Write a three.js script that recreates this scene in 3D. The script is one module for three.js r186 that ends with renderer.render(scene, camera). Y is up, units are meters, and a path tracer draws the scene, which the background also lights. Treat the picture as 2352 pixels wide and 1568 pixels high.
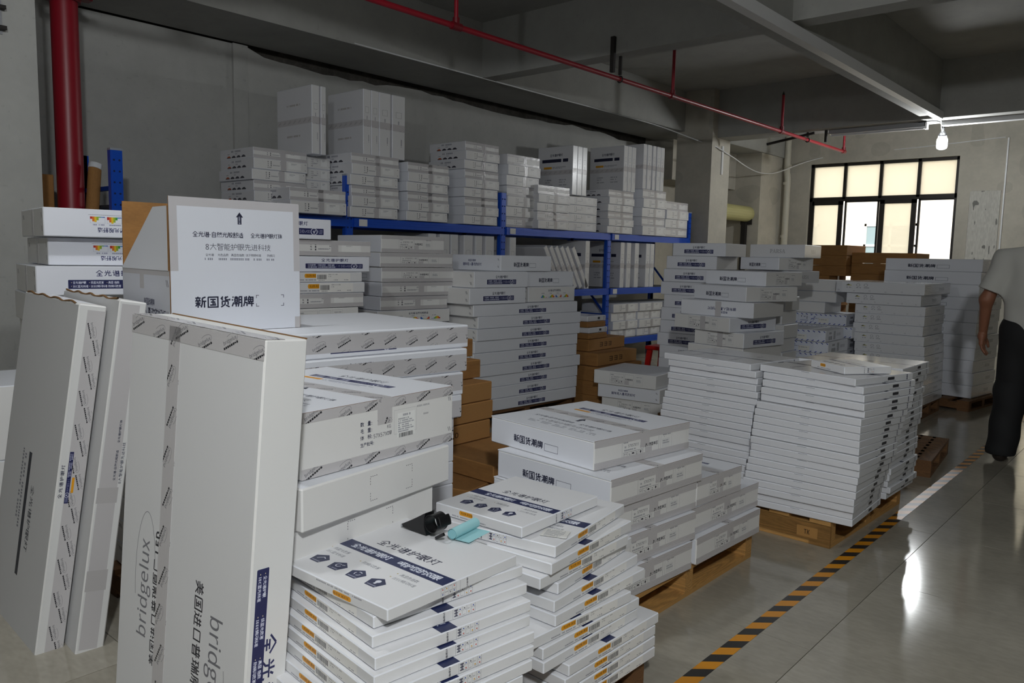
import * as THREE from 'three';
import { mergeGeometries, mergeVertices } from 'three/addons/utils/BufferGeometryUtils.js';
import { MarchingCubes } from 'three/addons/objects/MarchingCubes.js';
import { RoundedBoxGeometry } from 'three/addons/geometries/RoundedBoxGeometry.js';

// ---------------------------------------------------------------- camera, light, exposure
const scene = new THREE.Scene();
const camera = new THREE.PerspectiveCamera(46.83, 1.5, 0.05, 200);
camera.position.set(0, 1.33, 0);
camera.rotation.order = 'YXZ';
camera.rotation.set(-0.1083, 0.7223, 0.0212);
scene.add(camera);

const renderer = new THREE.WebGLRenderer({ antialias: true });
renderer.toneMapping = THREE.LinearToneMapping;
renderer.toneMappingExposure = 1.0;
renderer.shadowMap.enabled = true;

scene.background = new THREE.Color(1.9, 2.0, 2.1);                      // hazy bright daylight sky outside the windows
const sun = new THREE.DirectionalLight(0xfff1dc, 6);
sun.position.set(6, 16, 12); sun.target.position.set(-3, 0, -16);
sun.castShadow = true; sun.shadow.mapSize.set(2048, 2048);
Object.assign(sun.shadow.camera, { left: -24, right: 24, top: 24, bottom: -24, near: 1, far: 70 });
scene.add(sun, sun.target);
const BULB = 8.0;                                                          // candela of one hanging LED bulb

// ---------------------------------------------------------------- helpers
let seed = 20240611;
const rnd = () => { seed = (seed + 0x6d2b79f5) | 0; let t = Math.imul(seed ^ (seed >>> 15), 1 | seed); t = (t + Math.imul(t ^ (t >>> 7), 61 | t)) ^ t; return ((t ^ (t >>> 14)) >>> 0) / 4294967296; };
const rr = (a, b) => a + (b - a) * rnd();
const used = {};
function numbered(n) { used[n] = (used[n] ?? -1) + 1; return used[n] ? n + '_' + String(used[n]).padStart(3, '0') : n; }
function tag(o, label, category, group) { o.userData.label = label; o.userData.category = category; if (group) o.userData.group = group; return o; }
function mesh(name, geo, mat, parent) { const m = new THREE.Mesh(geo, mat); m.name = name; m.castShadow = m.receiveShadow = true; parent.add(m); return m; }
function thing(name, label, category, pos = [0, 0, 0], turn = 0, group) { const g = new THREE.Group(); g.name = numbered(name); g.position.set(...pos); g.rotation.y = turn; scene.add(g); return tag(g, label, category, group); }
function struct(name, geo, mat, parent = scene) { const m = mesh(name, geo, mat, parent); if (parent === scene) { m.userData.kind = 'structure'; } return m; }
const boxG = (x0, x1, y0, y1, z0, z1) => { const g = new THREE.BoxGeometry(Math.abs(x1 - x0), Math.abs(y1 - y0), Math.abs(z1 - z0)); g.translate((x0 + x1) / 2, (y0 + y1) / 2, (z0 + z1) / 2); return g; };
// boxes with uv in metres (for walls and floors)
function boxM(x0, x1, y0, y1, z0, z1, s = 1) {
  const g = boxG(x0, x1, y0, y1, z0, z1), p = g.attributes.position, n = g.attributes.normal, uv = g.attributes.uv;
  for (let i = 0; i < p.count; i++) {
    const ax = Math.abs(n.getX(i)), ay = Math.abs(n.getY(i));
    const u = ax > .5 ? p.getZ(i) : p.getX(i), v = ay > .5 ? p.getZ(i) : p.getY(i);
    uv.setXY(i, u * s, v * s);
  }
  return g;
}
const merge = (gs) => mergeGeometries(gs.map((g) => (g.index ? g.toNonIndexed() : g)));
function bar(a, b, r, seg = 10) { const A = new THREE.Vector3(...a), B = new THREE.Vector3(...b), d = B.clone().sub(A), g = new THREE.CylinderGeometry(r, r, d.length(), seg); g.applyQuaternion(new THREE.Quaternion().setFromUnitVectors(new THREE.Vector3(0, 1, 0), d.normalize())); g.translate((A.x + B.x) / 2, (A.y + B.y) / 2, (A.z + B.z) / 2); return g; }
function barRect(a, b, w, h) { const A = new THREE.Vector3(...a), B = new THREE.Vector3(...b), d = B.clone().sub(A), g = new THREE.BoxGeometry(w, d.length(), h); g.applyQuaternion(new THREE.Quaternion().setFromUnitVectors(new THREE.Vector3(0, 1, 0), d.normalize())); g.translate((A.x + B.x) / 2, (A.y + B.y) / 2, (A.z + B.z) / 2); return g; }

// chamfered box, base centre at the origin; groups 0..5 = +x -x +y -y +z -z, group 6 = the chamfers
const chamferCache = {};
function chamferBox(w, h, d, c = .003) {
  const key = [w, h, d, c].map((v) => v.toFixed(4)).join();
  if (chamferCache[key]) return chamferCache[key];
  const X = w / 2, Y = h / 2, Z = d / 2, pos = [], uv = [], nor = [], groups = [];
  const P = (sx, sy, sz, ax) => [sx * (ax === 0 ? X : X - c), sy * (ax === 1 ? Y : Y - c) + Y, sz * (ax === 2 ? Z : Z - c)];
  const tri = (a, b, e, ua, ub, ue, n) => { pos.push(...a, ...b, ...e); uv.push(...ua, ...ub, ...ue); const v1 = new THREE.Vector3(...b).sub(new THREE.Vector3(...a)), v2 = new THREE.Vector3(...e).sub(new THREE.Vector3(...a)), q = n ?? v1.cross(v2).normalize(); for (let i = 0; i < 3; i++) nor.push(q.x, q.y, q.z); };
  const faceUV = (f, p) => { const x = p[0] / w + .5, y = p[1] / h, z = p[2] / d + .5; return f === 0 ? [1 - z, y] : f === 1 ? [z, y] : f === 2 ? [x, 1 - z] : f === 3 ? [x, z] : f === 4 ? [x, y] : [1 - x, y]; };
  const quad = (f, a, b, e, g2) => { const out = [a, b, e, g2]; const U = out.map((p) => (f < 6 ? faceUV(f, p) : [.02, .02])); tri(a, b, e, U[0], U[1], U[2]); tri(a, e, g2, U[0], U[2], U[3]); };
  const start = () => pos.length / 3;
  const spec = [[0, 1], [0, -1], [1, 1], [1, -1], [2, 1], [2, -1]];
  spec.forEach(([ax, s], f) => {
    const at = start(), b = (ax + 1) % 3, e = (ax + 2) % 3, corner = (i, j) => { const q = [0, 0, 0]; q[ax] = s; q[b] = i; q[e] = j; return P(...q, ax); };
    const ring = [corner(-1, -1), corner(1, -1), corner(1, 1), corner(-1, 1)]; if (s < 0) ring.reverse();
    quad(f, ...ring); groups.push([at, start() - at, f]);
  });
  const at = start();
  for (let ax = 0; ax < 3; ax++) { // edges parallel to ax
    const b = (ax + 1) % 3, e = (ax + 2) % 3;
    for (const i of [-1, 1]) for (const j of [-1, 1]) {
      const q = (k, on) => { const v = [0, 0, 0]; v[ax] = k; v[b] = i; v[e] = j; return P(...v, on); };
      const ring = [q(-1, b), q(1, b), q(1, e), q(-1, e)]; if (i * j < 0) ring.reverse();
      ring.reverse();
      // make sure it faces outwards
      const v1 = new THREE.Vector3(...ring[1]).sub(new THREE.Vector3(...ring[0])), v2 = new THREE.Vector3(...ring[2]).sub(new THREE.Vector3(...ring[0])), n = v1.cross(v2), mid = new THREE.Vector3(...ring[0]).add(new THREE.Vector3(...ring[2])).multiplyScalar(.5); mid.y -= Y;
      const o = new THREE.Vector3(); o.setComponent(b, i); o.setComponent(e, j); if (n.dot(o) < 0) ring.reverse();
      quad(6, ...ring);
    }
  }
  for (const i of [-1, 1]) for (const j of [-1, 1]) for (const k of [-1, 1]) { const t = [P(i, j, k, 0), P(i, j, k, 1), P(i, j, k, 2)]; if (i * j * k < 0) t.reverse(); tri(...t, [0, 0], [0, 0], [0, 0]); }
  groups.push([at, start() - at, 6]);
  const g = new THREE.BufferGeometry();
  g.setAttribute('position', new THREE.Float32BufferAttribute(pos, 3)); g.setAttribute('normal', new THREE.Float32BufferAttribute(nor, 3)); g.setAttribute('uv', new THREE.Float32BufferAttribute(uv, 2));
  for (const q of groups) g.addGroup(...q);
  return (chamferCache[key] = g);
}
// ---------------------------------------------------------------- computed textures
function canvas(w, h) { const c = document.createElement('canvas'); c.width = w; c.height = h; return c; }
function texOf(c, srgb = true) { const t = new THREE.CanvasTexture(c); if (srgb) t.colorSpace = THREE.SRGBColorSpace; t.wrapS = t.wrapT = THREE.RepeatWrapping; t.magFilter = THREE.LinearFilter; t.anisotropy = 8; return t; }
function noiseTex(size, fn, srgb = true) { const d = new Uint8Array(size * size * 4); for (let y = 0; y < size; y++) for (let x = 0; x < size; x++) { const v = fn(x / size, y / size), i = (y * size + x) * 4; d[i] = v[0]; d[i + 1] = v[1]; d[i + 2] = v[2]; d[i + 3] = 255; } const t = new THREE.DataTexture(d, size, size); t.magFilter = THREE.LinearFilter; t.minFilter = THREE.LinearMipmapLinearFilter; t.wrapS = t.wrapT = THREE.RepeatWrapping; if (srgb) t.colorSpace = THREE.SRGBColorSpace; t.needsUpdate = true; return t; }
const lat = {};
function vnoise(x, y, per, k) { // tiling value noise
  const key = per + ':' + k; if (!lat[key]) { lat[key] = new Float32Array(per * per); for (let i = 0; i < per * per; i++) lat[key][i] = rnd(); }
  const L = lat[key], fx = x * per, fy = y * per, ix = Math.floor(fx), iy = Math.floor(fy), s = (t) => t * t * (3 - 2 * t), u = s(fx - ix), v = s(fy - iy), g = (a, b) => L[((b % per) + per) % per * per + ((a % per) + per) % per];
  return (g(ix, iy) * (1 - u) + g(ix + 1, iy) * u) * (1 - v) + (g(ix, iy + 1) * (1 - u) + g(ix + 1, iy + 1) * u) * v;
}
const fbm = (x, y, k = 0) => vnoise(x, y, 4, k) * .4 + vnoise(x, y, 11, k + 1) * .27 + vnoise(x, y, 29, k + 2) * .19 + vnoise(x, y, 83, k + 3) * .14;

// Chinese characters as brush strokes on a 100 x 100 grid (x y pairs, strokes parted by /)
const HAN = {
  全: '50 5 6 46/50 5 94 46/26 50 74 50/22 70 78 70/10 94 90 94/50 50 50 94', 光: '50 4 50 42/18 12 30 34/82 12 70 34/6 44 94 44/36 44 32 70 8 94/64 44 64 90 94 90 94 74',
  谱: '14 8 24 20/4 36 22 36 22 84 34 74/44 6 50 16/84 6 78 16/38 20 96 20/56 20 56 48/78 20 78 48/44 28 48 42/90 28 86 42/34 48 98 48/46 58 90 58 90 96 46 96 46 58/46 77 90 77',
  护: '4 28 36 28/22 6 22 90 10 86/4 62 36 50/64 4 70 16/48 24 92 24 92 52 48 52/48 24 48 60 36 96', 眼: '6 12 34 12 34 86 6 86 6 12/6 36 34 36/6 60 34 60/46 10 88 10 88 48 46 48/46 29 88 29/46 10 46 94 62 84/92 54 70 66/62 50 72 76 98 94',
  灯: '24 6 24 50 6 94/8 28 12 46/42 26 34 40/28 56 40 74/46 18 96 18/72 18 72 92 58 86', 新: '26 2 28 12/6 14 50 14/16 22 20 34/42 22 36 34/4 38 52 38/6 56 50 56/28 38 28 96/24 60 8 84/32 62 48 80/92 6 64 16/64 16 64 60 54 94/64 42 98 42/82 42 82 96',
  国: '8 8 92 8 92 94 8 94 8 8/26 28 74 28/50 28 50 76/30 50 70 50/24 76 76 76/62 58 70 68', 货: '30 4 12 26/24 16 24 38/76 6 44 20/54 4 54 34 90 34 90 24/24 46 76 46/24 46 24 78/76 46 76 78/50 54 48 74 14 96/56 80 88 96',
  潮: '10 8 18 16/4 32 14 40/6 92 20 58/26 14 58 14/42 4 42 24/30 24 54 24 54 56 30 56 30 24/30 40 54 40/24 70 60 70/42 56 42 96/68 10 92 10 92 94 84 90/68 10 68 62 60 96/68 36 92 36/68 60 92 60',
  牌: '16 10 14 60 4 94/30 6 30 38/14 38 40 38/14 62 34 62 34 94/58 4 54 14/48 16 90 16 90 54 48 54 48 16/48 34 90 34/68 16 68 54/66 54 46 72/42 72 98 72/78 58 78 98', 大: '6 32 94 32/50 6 48 40 8 94/52 40 92 94',
  智: '20 4 10 20/16 12 48 12/4 28 52 28/30 12 28 30 6 50/34 32 48 46/60 12 90 12 90 46 60 46 60 12/24 56 76 56 76 96 24 96 24 56/24 76 76 76', 能: '28 4 10 28 42 24/34 16 46 34/12 40 42 40 42 94 34 92/12 40 12 96/12 56 42 56/12 72 42 72/58 6 58 42 94 42 94 32/88 12 58 26/58 52 58 94 94 94 94 82/88 60 58 74',
  先: '26 8 14 36/22 22 84 22/50 4 50 46/6 46 94 46/38 46 34 72 8 94/62 46 62 90 94 90 94 74', 进: '10 10 22 22/4 40 20 40 20 76 4 92/20 76 40 90 96 92/38 26 92 26/34 54 96 54/52 8 52 54 40 82/76 8 76 84',
  科: '40 6 10 18/4 36 46 36/26 16 26 96/26 46 6 72/28 48 44 62/58 16 68 26/54 40 66 50/48 68 98 58/82 6 82 96', 技: '4 28 36 28/22 6 22 90 10 86/4 62 36 50/42 24 96 24/68 4 68 44/44 44 86 44 70 74 40 96/50 52 66 78 96 96',
  自: '48 2 40 16/18 18 82 18 82 96 18 96 18 18/18 44 82 44/18 70 82 70', 然: '26 4 6 40/20 16 48 16 40 44 8 66/16 32 26 38/12 44 24 50/52 28 98 28/74 6 72 34 50 62/74 32 96 60/80 10 90 18/16 78 8 94/36 80 40 94/60 80 66 94/82 78 92 94',
  般: '24 4 18 14/12 16 42 16 42 88 34 88/12 16 12 60 4 94/26 26 30 38/26 60 30 72/4 48 50 48/60 10 60 30 50 44/60 10 84 10 84 34 96 34/54 54 88 54 74 78 50 96/60 62 74 80 96 96', 舒: '26 2 4 34/26 2 50 30/12 36 44 36/28 20 28 62/6 48 50 48/12 64 44 64 44 94 12 94 12 64/58 10 90 10 76 28/62 22 74 34/54 44 96 44 88 58/76 44 76 92 64 90',
  适: '10 10 22 22/4 40 20 40 20 76 4 92/20 76 40 92 96 92/84 6 48 16/36 32 96 32/66 12 66 52/46 52 88 52 88 80 46 80 46 52', 珠: '4 14 40 14/6 46 38 46/22 14 22 80/2 88 42 74/54 8 48 32/52 24 92 24/44 48 98 48/70 4 70 98/68 50 44 86/72 50 98 84',
  美: '30 2 38 14/72 2 62 14/12 18 88 18/20 34 80 34/6 50 94 50/50 18 50 50/10 68 90 68/50 52 48 68 12 96/54 68 90 96', 口: '16 14 84 14 84 90 16 90 16 14', 普: '30 2 36 12/70 2 64 12/10 16 90 16/36 16 36 44/64 16 64 44/16 24 24 38/84 24 76 38/4 46 96 46/22 56 78 56 78 96 22 96 22 56/22 76 78 76',
  瑞: '4 14 38 14/6 46 36 46/20 14 20 80/2 88 40 74/68 2 68 30/46 10 46 30 92 30 92 10/42 42 98 42/66 42 60 54/46 56 46 98/46 56 94 56 94 98/62 56 62 94/78 56 78 94', 原: '10 8 96 8/14 8 14 60 4 96/56 12 48 24/30 26 82 26 82 58 30 58 30 26/30 42 82 42/56 58 56 98 46 96/38 68 26 88/72 68 88 88',
  厂: '14 12 94 12/16 12 16 60 4 96', 呵: '6 22 32 22 32 68 6 68 6 22/40 12 98 12/86 12 86 94 74 92/46 32 70 32 70 66 46 66 46 32', 您: '22 4 4 34/16 22 16 60/42 4 30 26/36 14 88 14 84 24/62 14 62 58 54 56/46 28 34 48/76 28 90 46/14 70 8 92/30 66 30 92 70 92 74 80/50 62 58 76/82 66 94 86',
  的: '26 2 20 16/8 18 42 18 42 90 8 90 8 18/8 52 42 52/62 4 48 40/56 24 92 24 90 92 76 90/58 44 70 62', 双: '6 14 42 14 30 54 4 92/10 34 44 84/52 14 92 14 80 56 46 94/56 26 68 62 98 94', 做: '22 4 4 42/14 30 14 96/28 24 60 24/44 6 44 50/30 50 58 50 58 90 30 90 30 50/70 4 60 40/66 22 98 22/86 22 78 66 56 96/64 40 78 74 98 96',
  年: '28 4 8 36/22 20 90 20/26 44 84 44/26 20 26 68/4 68 96 68/56 20 56 98', 轻: '4 16 42 16/22 4 10 48 42 48/26 32 26 96/4 76 44 68/50 12 90 12 48 50/70 28 96 48/54 58 94 58/74 58 74 92/46 92 98 92', 人: '50 6 48 40 6 94/50 36 94 94',
  喜: '50 2 50 22/14 10 86 10/24 22 76 22/26 32 74 32 74 48 26 48 26 32/34 48 40 60/66 48 60 60/6 62 94 62/24 72 76 72 76 96 24 96 24 72', 欢: '6 14 40 14 30 54 4 92/8 34 42 80/62 4 50 38/56 22 94 22 86 38/72 28 68 60 46 96/72 56 96 96', 好: '24 4 12 56 40 90/36 28 26 66 4 94/4 30 42 30/52 12 90 12 74 34/72 34 72 92 58 88/46 52 98 52',
  快: '22 2 22 98/8 26 6 48/30 22 38 36/46 22 86 22 86 54/36 54 98 54/64 4 64 54 40 94/66 58 96 94', 递: '10 10 22 22/4 40 20 40 20 76 4 92/20 76 40 92 96 92/46 2 52 12/82 2 76 12/40 16 88 16 88 30 44 30 42 46 92 46 90 62 80 60/66 16 66 84/62 48 38 72',
  面: '4 10 96 10/50 10 44 26/10 28 90 28 90 96 10 96 10 28/36 28 36 94/64 28 64 94/36 50 64 50/36 72 64 72', 单: '30 2 38 14/70 2 62 14/20 18 80 18 80 56 20 56 20 18/20 37 80 37/50 18 50 98/4 74 96 74', 区: '92 8 8 8 8 94 94 94/76 22 30 78/30 24 78 78',
  数: '12 6 18 16/44 6 38 16/6 24 52 24/28 4 28 46/26 26 6 44/30 26 50 40/24 48 14 70 44 90/42 56 32 76 6 94/4 62 54 62/66 4 56 44/62 24 98 24/88 24 78 66 54 96/64 40 78 74 98 96', 量: '26 4 74 4 74 28 26 28 26 4/26 16 74 16/4 38 96 38/22 48 78 48 78 74 22 74 22 48/22 61 78 61/50 48 50 94/14 84 86 84/4 96 96 96',
  毛: '78 6 14 18/12 40 88 30/6 64 94 52/46 14 46 92 94 92 94 76', 重: '82 4 18 12/4 24 96 24/20 34 80 34 80 66 20 66 20 34/20 50 80 50/50 10 50 94/12 80 88 80/4 96 96 96', 体: '28 4 6 44/18 28 18 98/36 26 98 26/66 4 66 98/64 28 36 72/68 28 98 70/50 76 84 76',
  积: '40 4 8 14/4 32 46 32/26 10 26 98/26 42 4 70/28 44 44 58/56 12 92 12 92 54 56 54 56 12/66 62 50 94/82 62 96 92', 生: '26 8 8 42/20 28 88 28/50 4 50 92/18 58 84 58/4 94 96 94', 产: '46 2 52 12/10 16 90 16/28 24 36 36/72 24 64 38/12 42 92 42/16 42 16 64 4 96',
  批: '4 28 34 28/20 6 20 90 8 86/4 62 34 50/42 8 42 90 58 78/42 38 60 38/72 6 72 90 96 90 96 76/94 30 72 44', 号: '24 6 76 6 76 36 24 36 24 6/4 50 96 50/30 50 26 66 78 66 74 94 58 92', 试: '10 8 20 18/4 36 20 36 20 86 32 74/36 26 98 26/40 48 68 48/54 48 54 82/36 86 70 76/78 4 80 60 90 94 98 82/86 6 94 16',
  亮: '48 2 52 10/8 14 92 14/28 22 72 22 72 38 28 38 28 22/8 56 8 46 92 46 92 56/34 56 32 76 12 96/34 56 66 56 66 90 92 90 92 78', 再: '10 8 90 8/20 26 80 26 80 94 70 92/20 26 20 98/50 8 50 66/22 46 78 46/4 66 96 66', 安: '48 2 52 12/8 30 8 16 92 16 92 30/44 24 24 64 84 92/72 44 58 74 10 96/4 46 96 46',
  装: '10 8 16 18/28 2 28 42/6 36 28 28/36 16 96 16/66 2 66 38/42 38 90 38/48 42 52 50/6 54 94 54/46 56 6 80/32 72 32 96 50 88/86 62 68 70/54 58 66 80 96 96', 低: '26 4 6 44/18 28 18 98/84 6 44 16/44 10 44 86 60 74/44 44 96 44/70 14 76 60 96 94/62 80 70 92',
  蓝: '4 14 96 14/32 4 32 22/68 4 68 22/20 30 20 54/38 26 38 58/58 26 50 44/54 34 92 34/66 40 78 52/18 66 82 66 82 94/18 66 18 94/40 66 40 94/60 66 60 94/4 94 96 94', 危: '36 2 10 32/34 12 70 12 56 28/16 28 96 28/18 28 16 64 4 96/36 44 74 44 72 66 58 64/36 44 36 92 90 92 90 78',
  害: '48 2 52 10/8 24 8 12 92 12 92 24/22 30 78 30/20 42 80 42/6 54 94 54/50 24 50 66/24 66 76 66 76 96 24 96 24 66', 高: '48 2 52 10/6 14 94 14/30 24 70 24 70 38 30 38 30 24/10 98 10 48 90 48 90 96 80 94/32 60 68 60 68 82 32 82 32 60', 显: '20 6 80 6 80 48 20 48 20 6/20 27 80 27/38 54 38 92/62 54 62 92/12 60 22 82/88 60 78 82/4 94 96 94',
  色: '34 2 8 34/30 14 68 14 52 32/16 32 84 32 84 58 16 58/50 32 50 58/16 32 16 92 94 92 94 76', 指: '4 28 34 28/20 6 20 90 8 86/4 62 34 50/88 8 46 22/46 4 46 38 92 38 92 28/46 48 88 48 88 96 46 96 46 48/46 72 88 72', 标: '4 28 42 28/24 4 24 98/22 32 4 66/26 36 42 50/52 12 92 12/46 36 98 36/72 36 72 94 60 90/56 52 46 80/86 50 96 76',
  准: '8 12 20 24/6 90 22 52/44 4 28 48/40 24 40 98/66 2 72 14/40 20 96 20/42 42 92 42/42 64 92 64/40 92 98 92/68 20 68 92', 频: '26 4 26 38/26 20 44 20/10 16 10 38/2 38 50 38/26 40 26 72/12 50 6 66/46 48 32 80 4 96/52 10 98 10/74 10 68 24/58 26 92 26 92 74/58 26 58 74/76 38 74 66 50 96/80 78 98 96',
  闪: '12 6 22 18/10 24 10 98/36 10 90 10 90 94 78 92/50 26 48 56 24 84/52 52 76 80', 防: '8 8 34 8 24 36 34 58 12 66/8 8 8 98/64 2 68 14/42 24 98 24/60 24 58 60 38 96/60 46 90 46 86 92 70 90', 照: '8 10 38 10 38 62 8 62 8 10/8 36 38 36/50 10 92 10 90 34 80 32/66 10 48 36/54 42 88 42 88 66 54 66 54 42/16 78 8 96/38 80 42 94/62 80 66 94/84 78 94 94',
  明: '8 14 38 14 38 78 8 78 8 14/8 46 38 46/54 8 90 8 90 94 78 92/54 8 54 58 44 96/54 34 90 34/54 58 90 58', 此: '34 6 34 86/34 40 56 40/12 34 12 88/2 92 58 82/64 6 64 92 96 92 96 74/94 30 64 46', 开: '12 10 88 10/4 48 96 48/32 10 32 52 8 96/68 10 68 98',
  箱: '22 2 6 28/16 16 44 16/30 18 34 28/62 2 50 24/58 16 94 16/72 18 76 28/4 50 46 50/26 32 26 98/24 54 4 82/28 56 44 72/56 38 92 38 92 96 56 96 56 38/56 57 92 57/56 76 92 76', 品: '30 6 70 6 70 40 30 40 30 6/6 54 42 54 42 94 6 94 6 54/58 54 94 54 94 94 58 94 58 54',
  质: '84 4 14 14/14 12 14 60 4 96/14 28 96 28/54 12 54 40/30 42 86 42/30 42 30 78/86 42 86 78/58 50 54 76 26 96/66 80 90 96', 优: '26 4 6 44/18 28 18 98/36 32 98 32/60 6 58 50 34 96/72 32 72 90 96 90 96 76/80 10 90 22', 于: '14 10 86 10/4 44 96 44/52 10 52 92 36 88',
};
// write a line: x,y = left, top of the line; size = character height; wt = stroke width in percent of the size
function write(g, s, x, y, size, color, wt = 11, gap = 1.06, squeeze = 1) {
  g.save(); g.strokeStyle = color; g.fillStyle = color; g.lineCap = 'butt'; g.lineJoin = 'miter';
  for (const ch of s) {
    const st = HAN[ch];
    if (st) {
      g.lineWidth = Math.max(.7, wt * size / 100);
      for (const p of st.split('/')) { const v = p.split(' ').map(Number); g.beginPath(); for (let i = 0; i < v.length; i += 2) g[i ? 'lineTo' : 'moveTo'](x + v[i] * size * squeeze / 100, y + v[i + 1] * size / 100); g.stroke(); }
      x += size * gap * squeeze;
    } else {
      g.font = (wt > 9 ? 'bold ' : '') + Math.round(size * 1.04) + 'px sans-serif'; g.textBaseline = 'alphabetic';
      g.save(); g.translate(x, y + size * .92); g.scale(squeeze, 1); g.fillText(ch, 0, 0); const w = g.measureText(ch).width; g.restore();
      x += (ch === '，' ? size : w) * squeeze + size * .04;
    }
  }
  g.restore(); return x;
}
const widthOf = (s, size, gap = 1.06) => [...s].length * size * gap;
const NAVY = '#1f2456', INK = '#23263c', ORANGE = '#e8a01e';
const PAPER = '#e4e6ec', PAPERW = '#e2e1df', TAPEC = '#c3c0c1', KRAFT = '#a87c48';
function sheet(w, h, bg = PAPER) { const c = canvas(w, h), g = c.getContext('2d'); g.fillStyle = bg; g.fillRect(0, 0, w, h); for (let i = 0; i < w * h / 900; i++) { g.fillStyle = rnd() < .5 ? 'rgba(120,120,130,.05)' : 'rgba(255,255,255,.08)'; g.fillRect(rnd() * w, rnd() * h, 1 + rnd() * 3, 1 + rnd() * 2); } return [c, g]; }
function smallPrint(g, x, y, w, h, color = 'rgba(60,62,80,.75)') { // illegible tiny print: one row of minute marks
  g.fillStyle = color; let q = x; while (q < x + w) { const l = h * (.5 + rnd() * .5); if (rnd() < .88) { g.fillRect(q, y, l * .85, h * .22); g.fillRect(q, y + h * .4, l * .85, h * .2); g.fillRect(q + l * .3, y, h * .18, h); g.fillRect(q, y + h * .8, l * .85, h * .2); } q += l + h * .12; }
}
function barcode(g, x, y, w, h) { g.fillStyle = '#2a2a2e'; let q = x; while (q < x + w) { const b = 1 + Math.floor(rnd() * 4); g.fillRect(q, y, b, h); q += b + 1 + Math.floor(rnd() * 4); } }
function navyBand(g, x, y, w, h, bg = NAVY) {
  g.fillStyle = bg; g.beginPath(); g.roundRect(x, y, w, h, h * .08); g.fill();
  const s = h * .3, rows = [['全光谱护眼', 'IEC蓝光标准'], ['低蓝光危害', 'IEEE频闪标准'], ['高显 指数', '防频闪危害']];
  rows.forEach((t, i) => { const px = x + h * .3 + i * w * .17; t.forEach((q, j) => { g.fillStyle = '#d9c9a4'; g.beginPath(); g.arc(px, y + h * (.3 + j * .4), h * .04, 0, 7); g.fill(); write(g, q, px + h * .12, y + h * (.14 + j * .42), s, '#e6e8f4', 12, 1.0, .82); }); });
  g.strokeStyle = 'rgba(225,225,240,.8)'; g.lineWidth = Math.max(1, h * .03);
  const ln = (q) => { g.beginPath(); g.moveTo(x + w * q, y + h * .2); g.lineTo(x + w * q, y + h * .8); g.stroke(); }; ln(.535); ln(.79);
  const ic = (q) => x + w * q; g.lineWidth = Math.max(1, h * .05);
  g.beginPath(); g.moveTo(ic(.56), y + h * .55); g.lineTo(ic(.575), y + h * .3); g.lineTo(ic(.59), y + h * .55); g.moveTo(ic(.565), y + h * .65); g.lineTo(ic(.585), y + h * .65); g.stroke();
  g.beginPath(); g.moveTo(ic(.605), y + h * .3); g.lineTo(ic(.63), y + h * .3); g.moveTo(ic(.605), y + h * .7); g.lineTo(ic(.63), y + h * .7); g.moveTo(ic(.61), y + h * .3); g.lineTo(ic(.625), y + h * .7); g.stroke();
  g.beginPath(); g.arc(ic(.66), y + h * .5, h * .22, 0, 7); g.stroke(); g.beginPath(); g.arc(ic(.66), y + h * .5, h * .1, .6, 5.6); g.stroke();
  g.beginPath(); g.moveTo(ic(.69), y + h * .6); g.lineTo(ic(.7), y + h * .7); g.lineTo(ic(.715), y + h * .35); g.stroke();
  for (const q of [.74, .765]) { g.beginPath(); g.arc(ic(q), y + h * .5, h * .18, 1.1, 5.2); g.stroke(); }
  g.beginPath(); g.moveTo(ic(.757), y + h * .5); g.lineTo(ic(.77), y + h * .5); g.stroke();
  g.lineWidth = h * .12; g.strokeStyle = '#d4d6e2'; g.beginPath(); g.arc(ic(.84), y + h * .5, h * .5, 0, 7); g.stroke(); g.lineWidth = h * .15; g.beginPath(); g.moveTo(ic(.825), y + h * .35); g.lineTo(ic(.84), y + h * .72); g.lineTo(ic(.865), y + h * .25); g.stroke();
  for (let j = 0; j < 3; j++) smallPrint(g, ic(.895), y + h * (.2 + j * .24), w * .08, h * .13, 'rgba(225,228,244,.9)');
}
function logo(g, x, y, s, flip = false) { // a thin lower-case word with an open oval swoosh and a slanted row of small black characters
  g.save(); g.translate(x, y); if (flip) g.rotate(Math.PI); g.fillStyle = 'rgba(60,60,66,.85)'; g.strokeStyle = 'rgba(60,60,66,.75)'; g.font = Math.round(s * .36) + 'px sans-serif'; g.textBaseline = 'middle'; g.fillText('bridgelux', -s * .78, 0); g.lineWidth = Math.max(1, s * .022);
  g.beginPath(); g.ellipse(s * .18, -s * .02, s * .72, s * .34, 0, -2.2, 1.5); g.stroke(); g.restore();
}
function blocks(g, x, y, w, h) { g.fillStyle = '#26262a'; let q = x; for (let i = 0; i < 8; i++) { if (i < 6 || i > 6) g.fillRect(q, y, w / 10, h); else g.fillRect(q, y + h * .2, w / 10, h * .6); q += w / 8; } }
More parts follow.
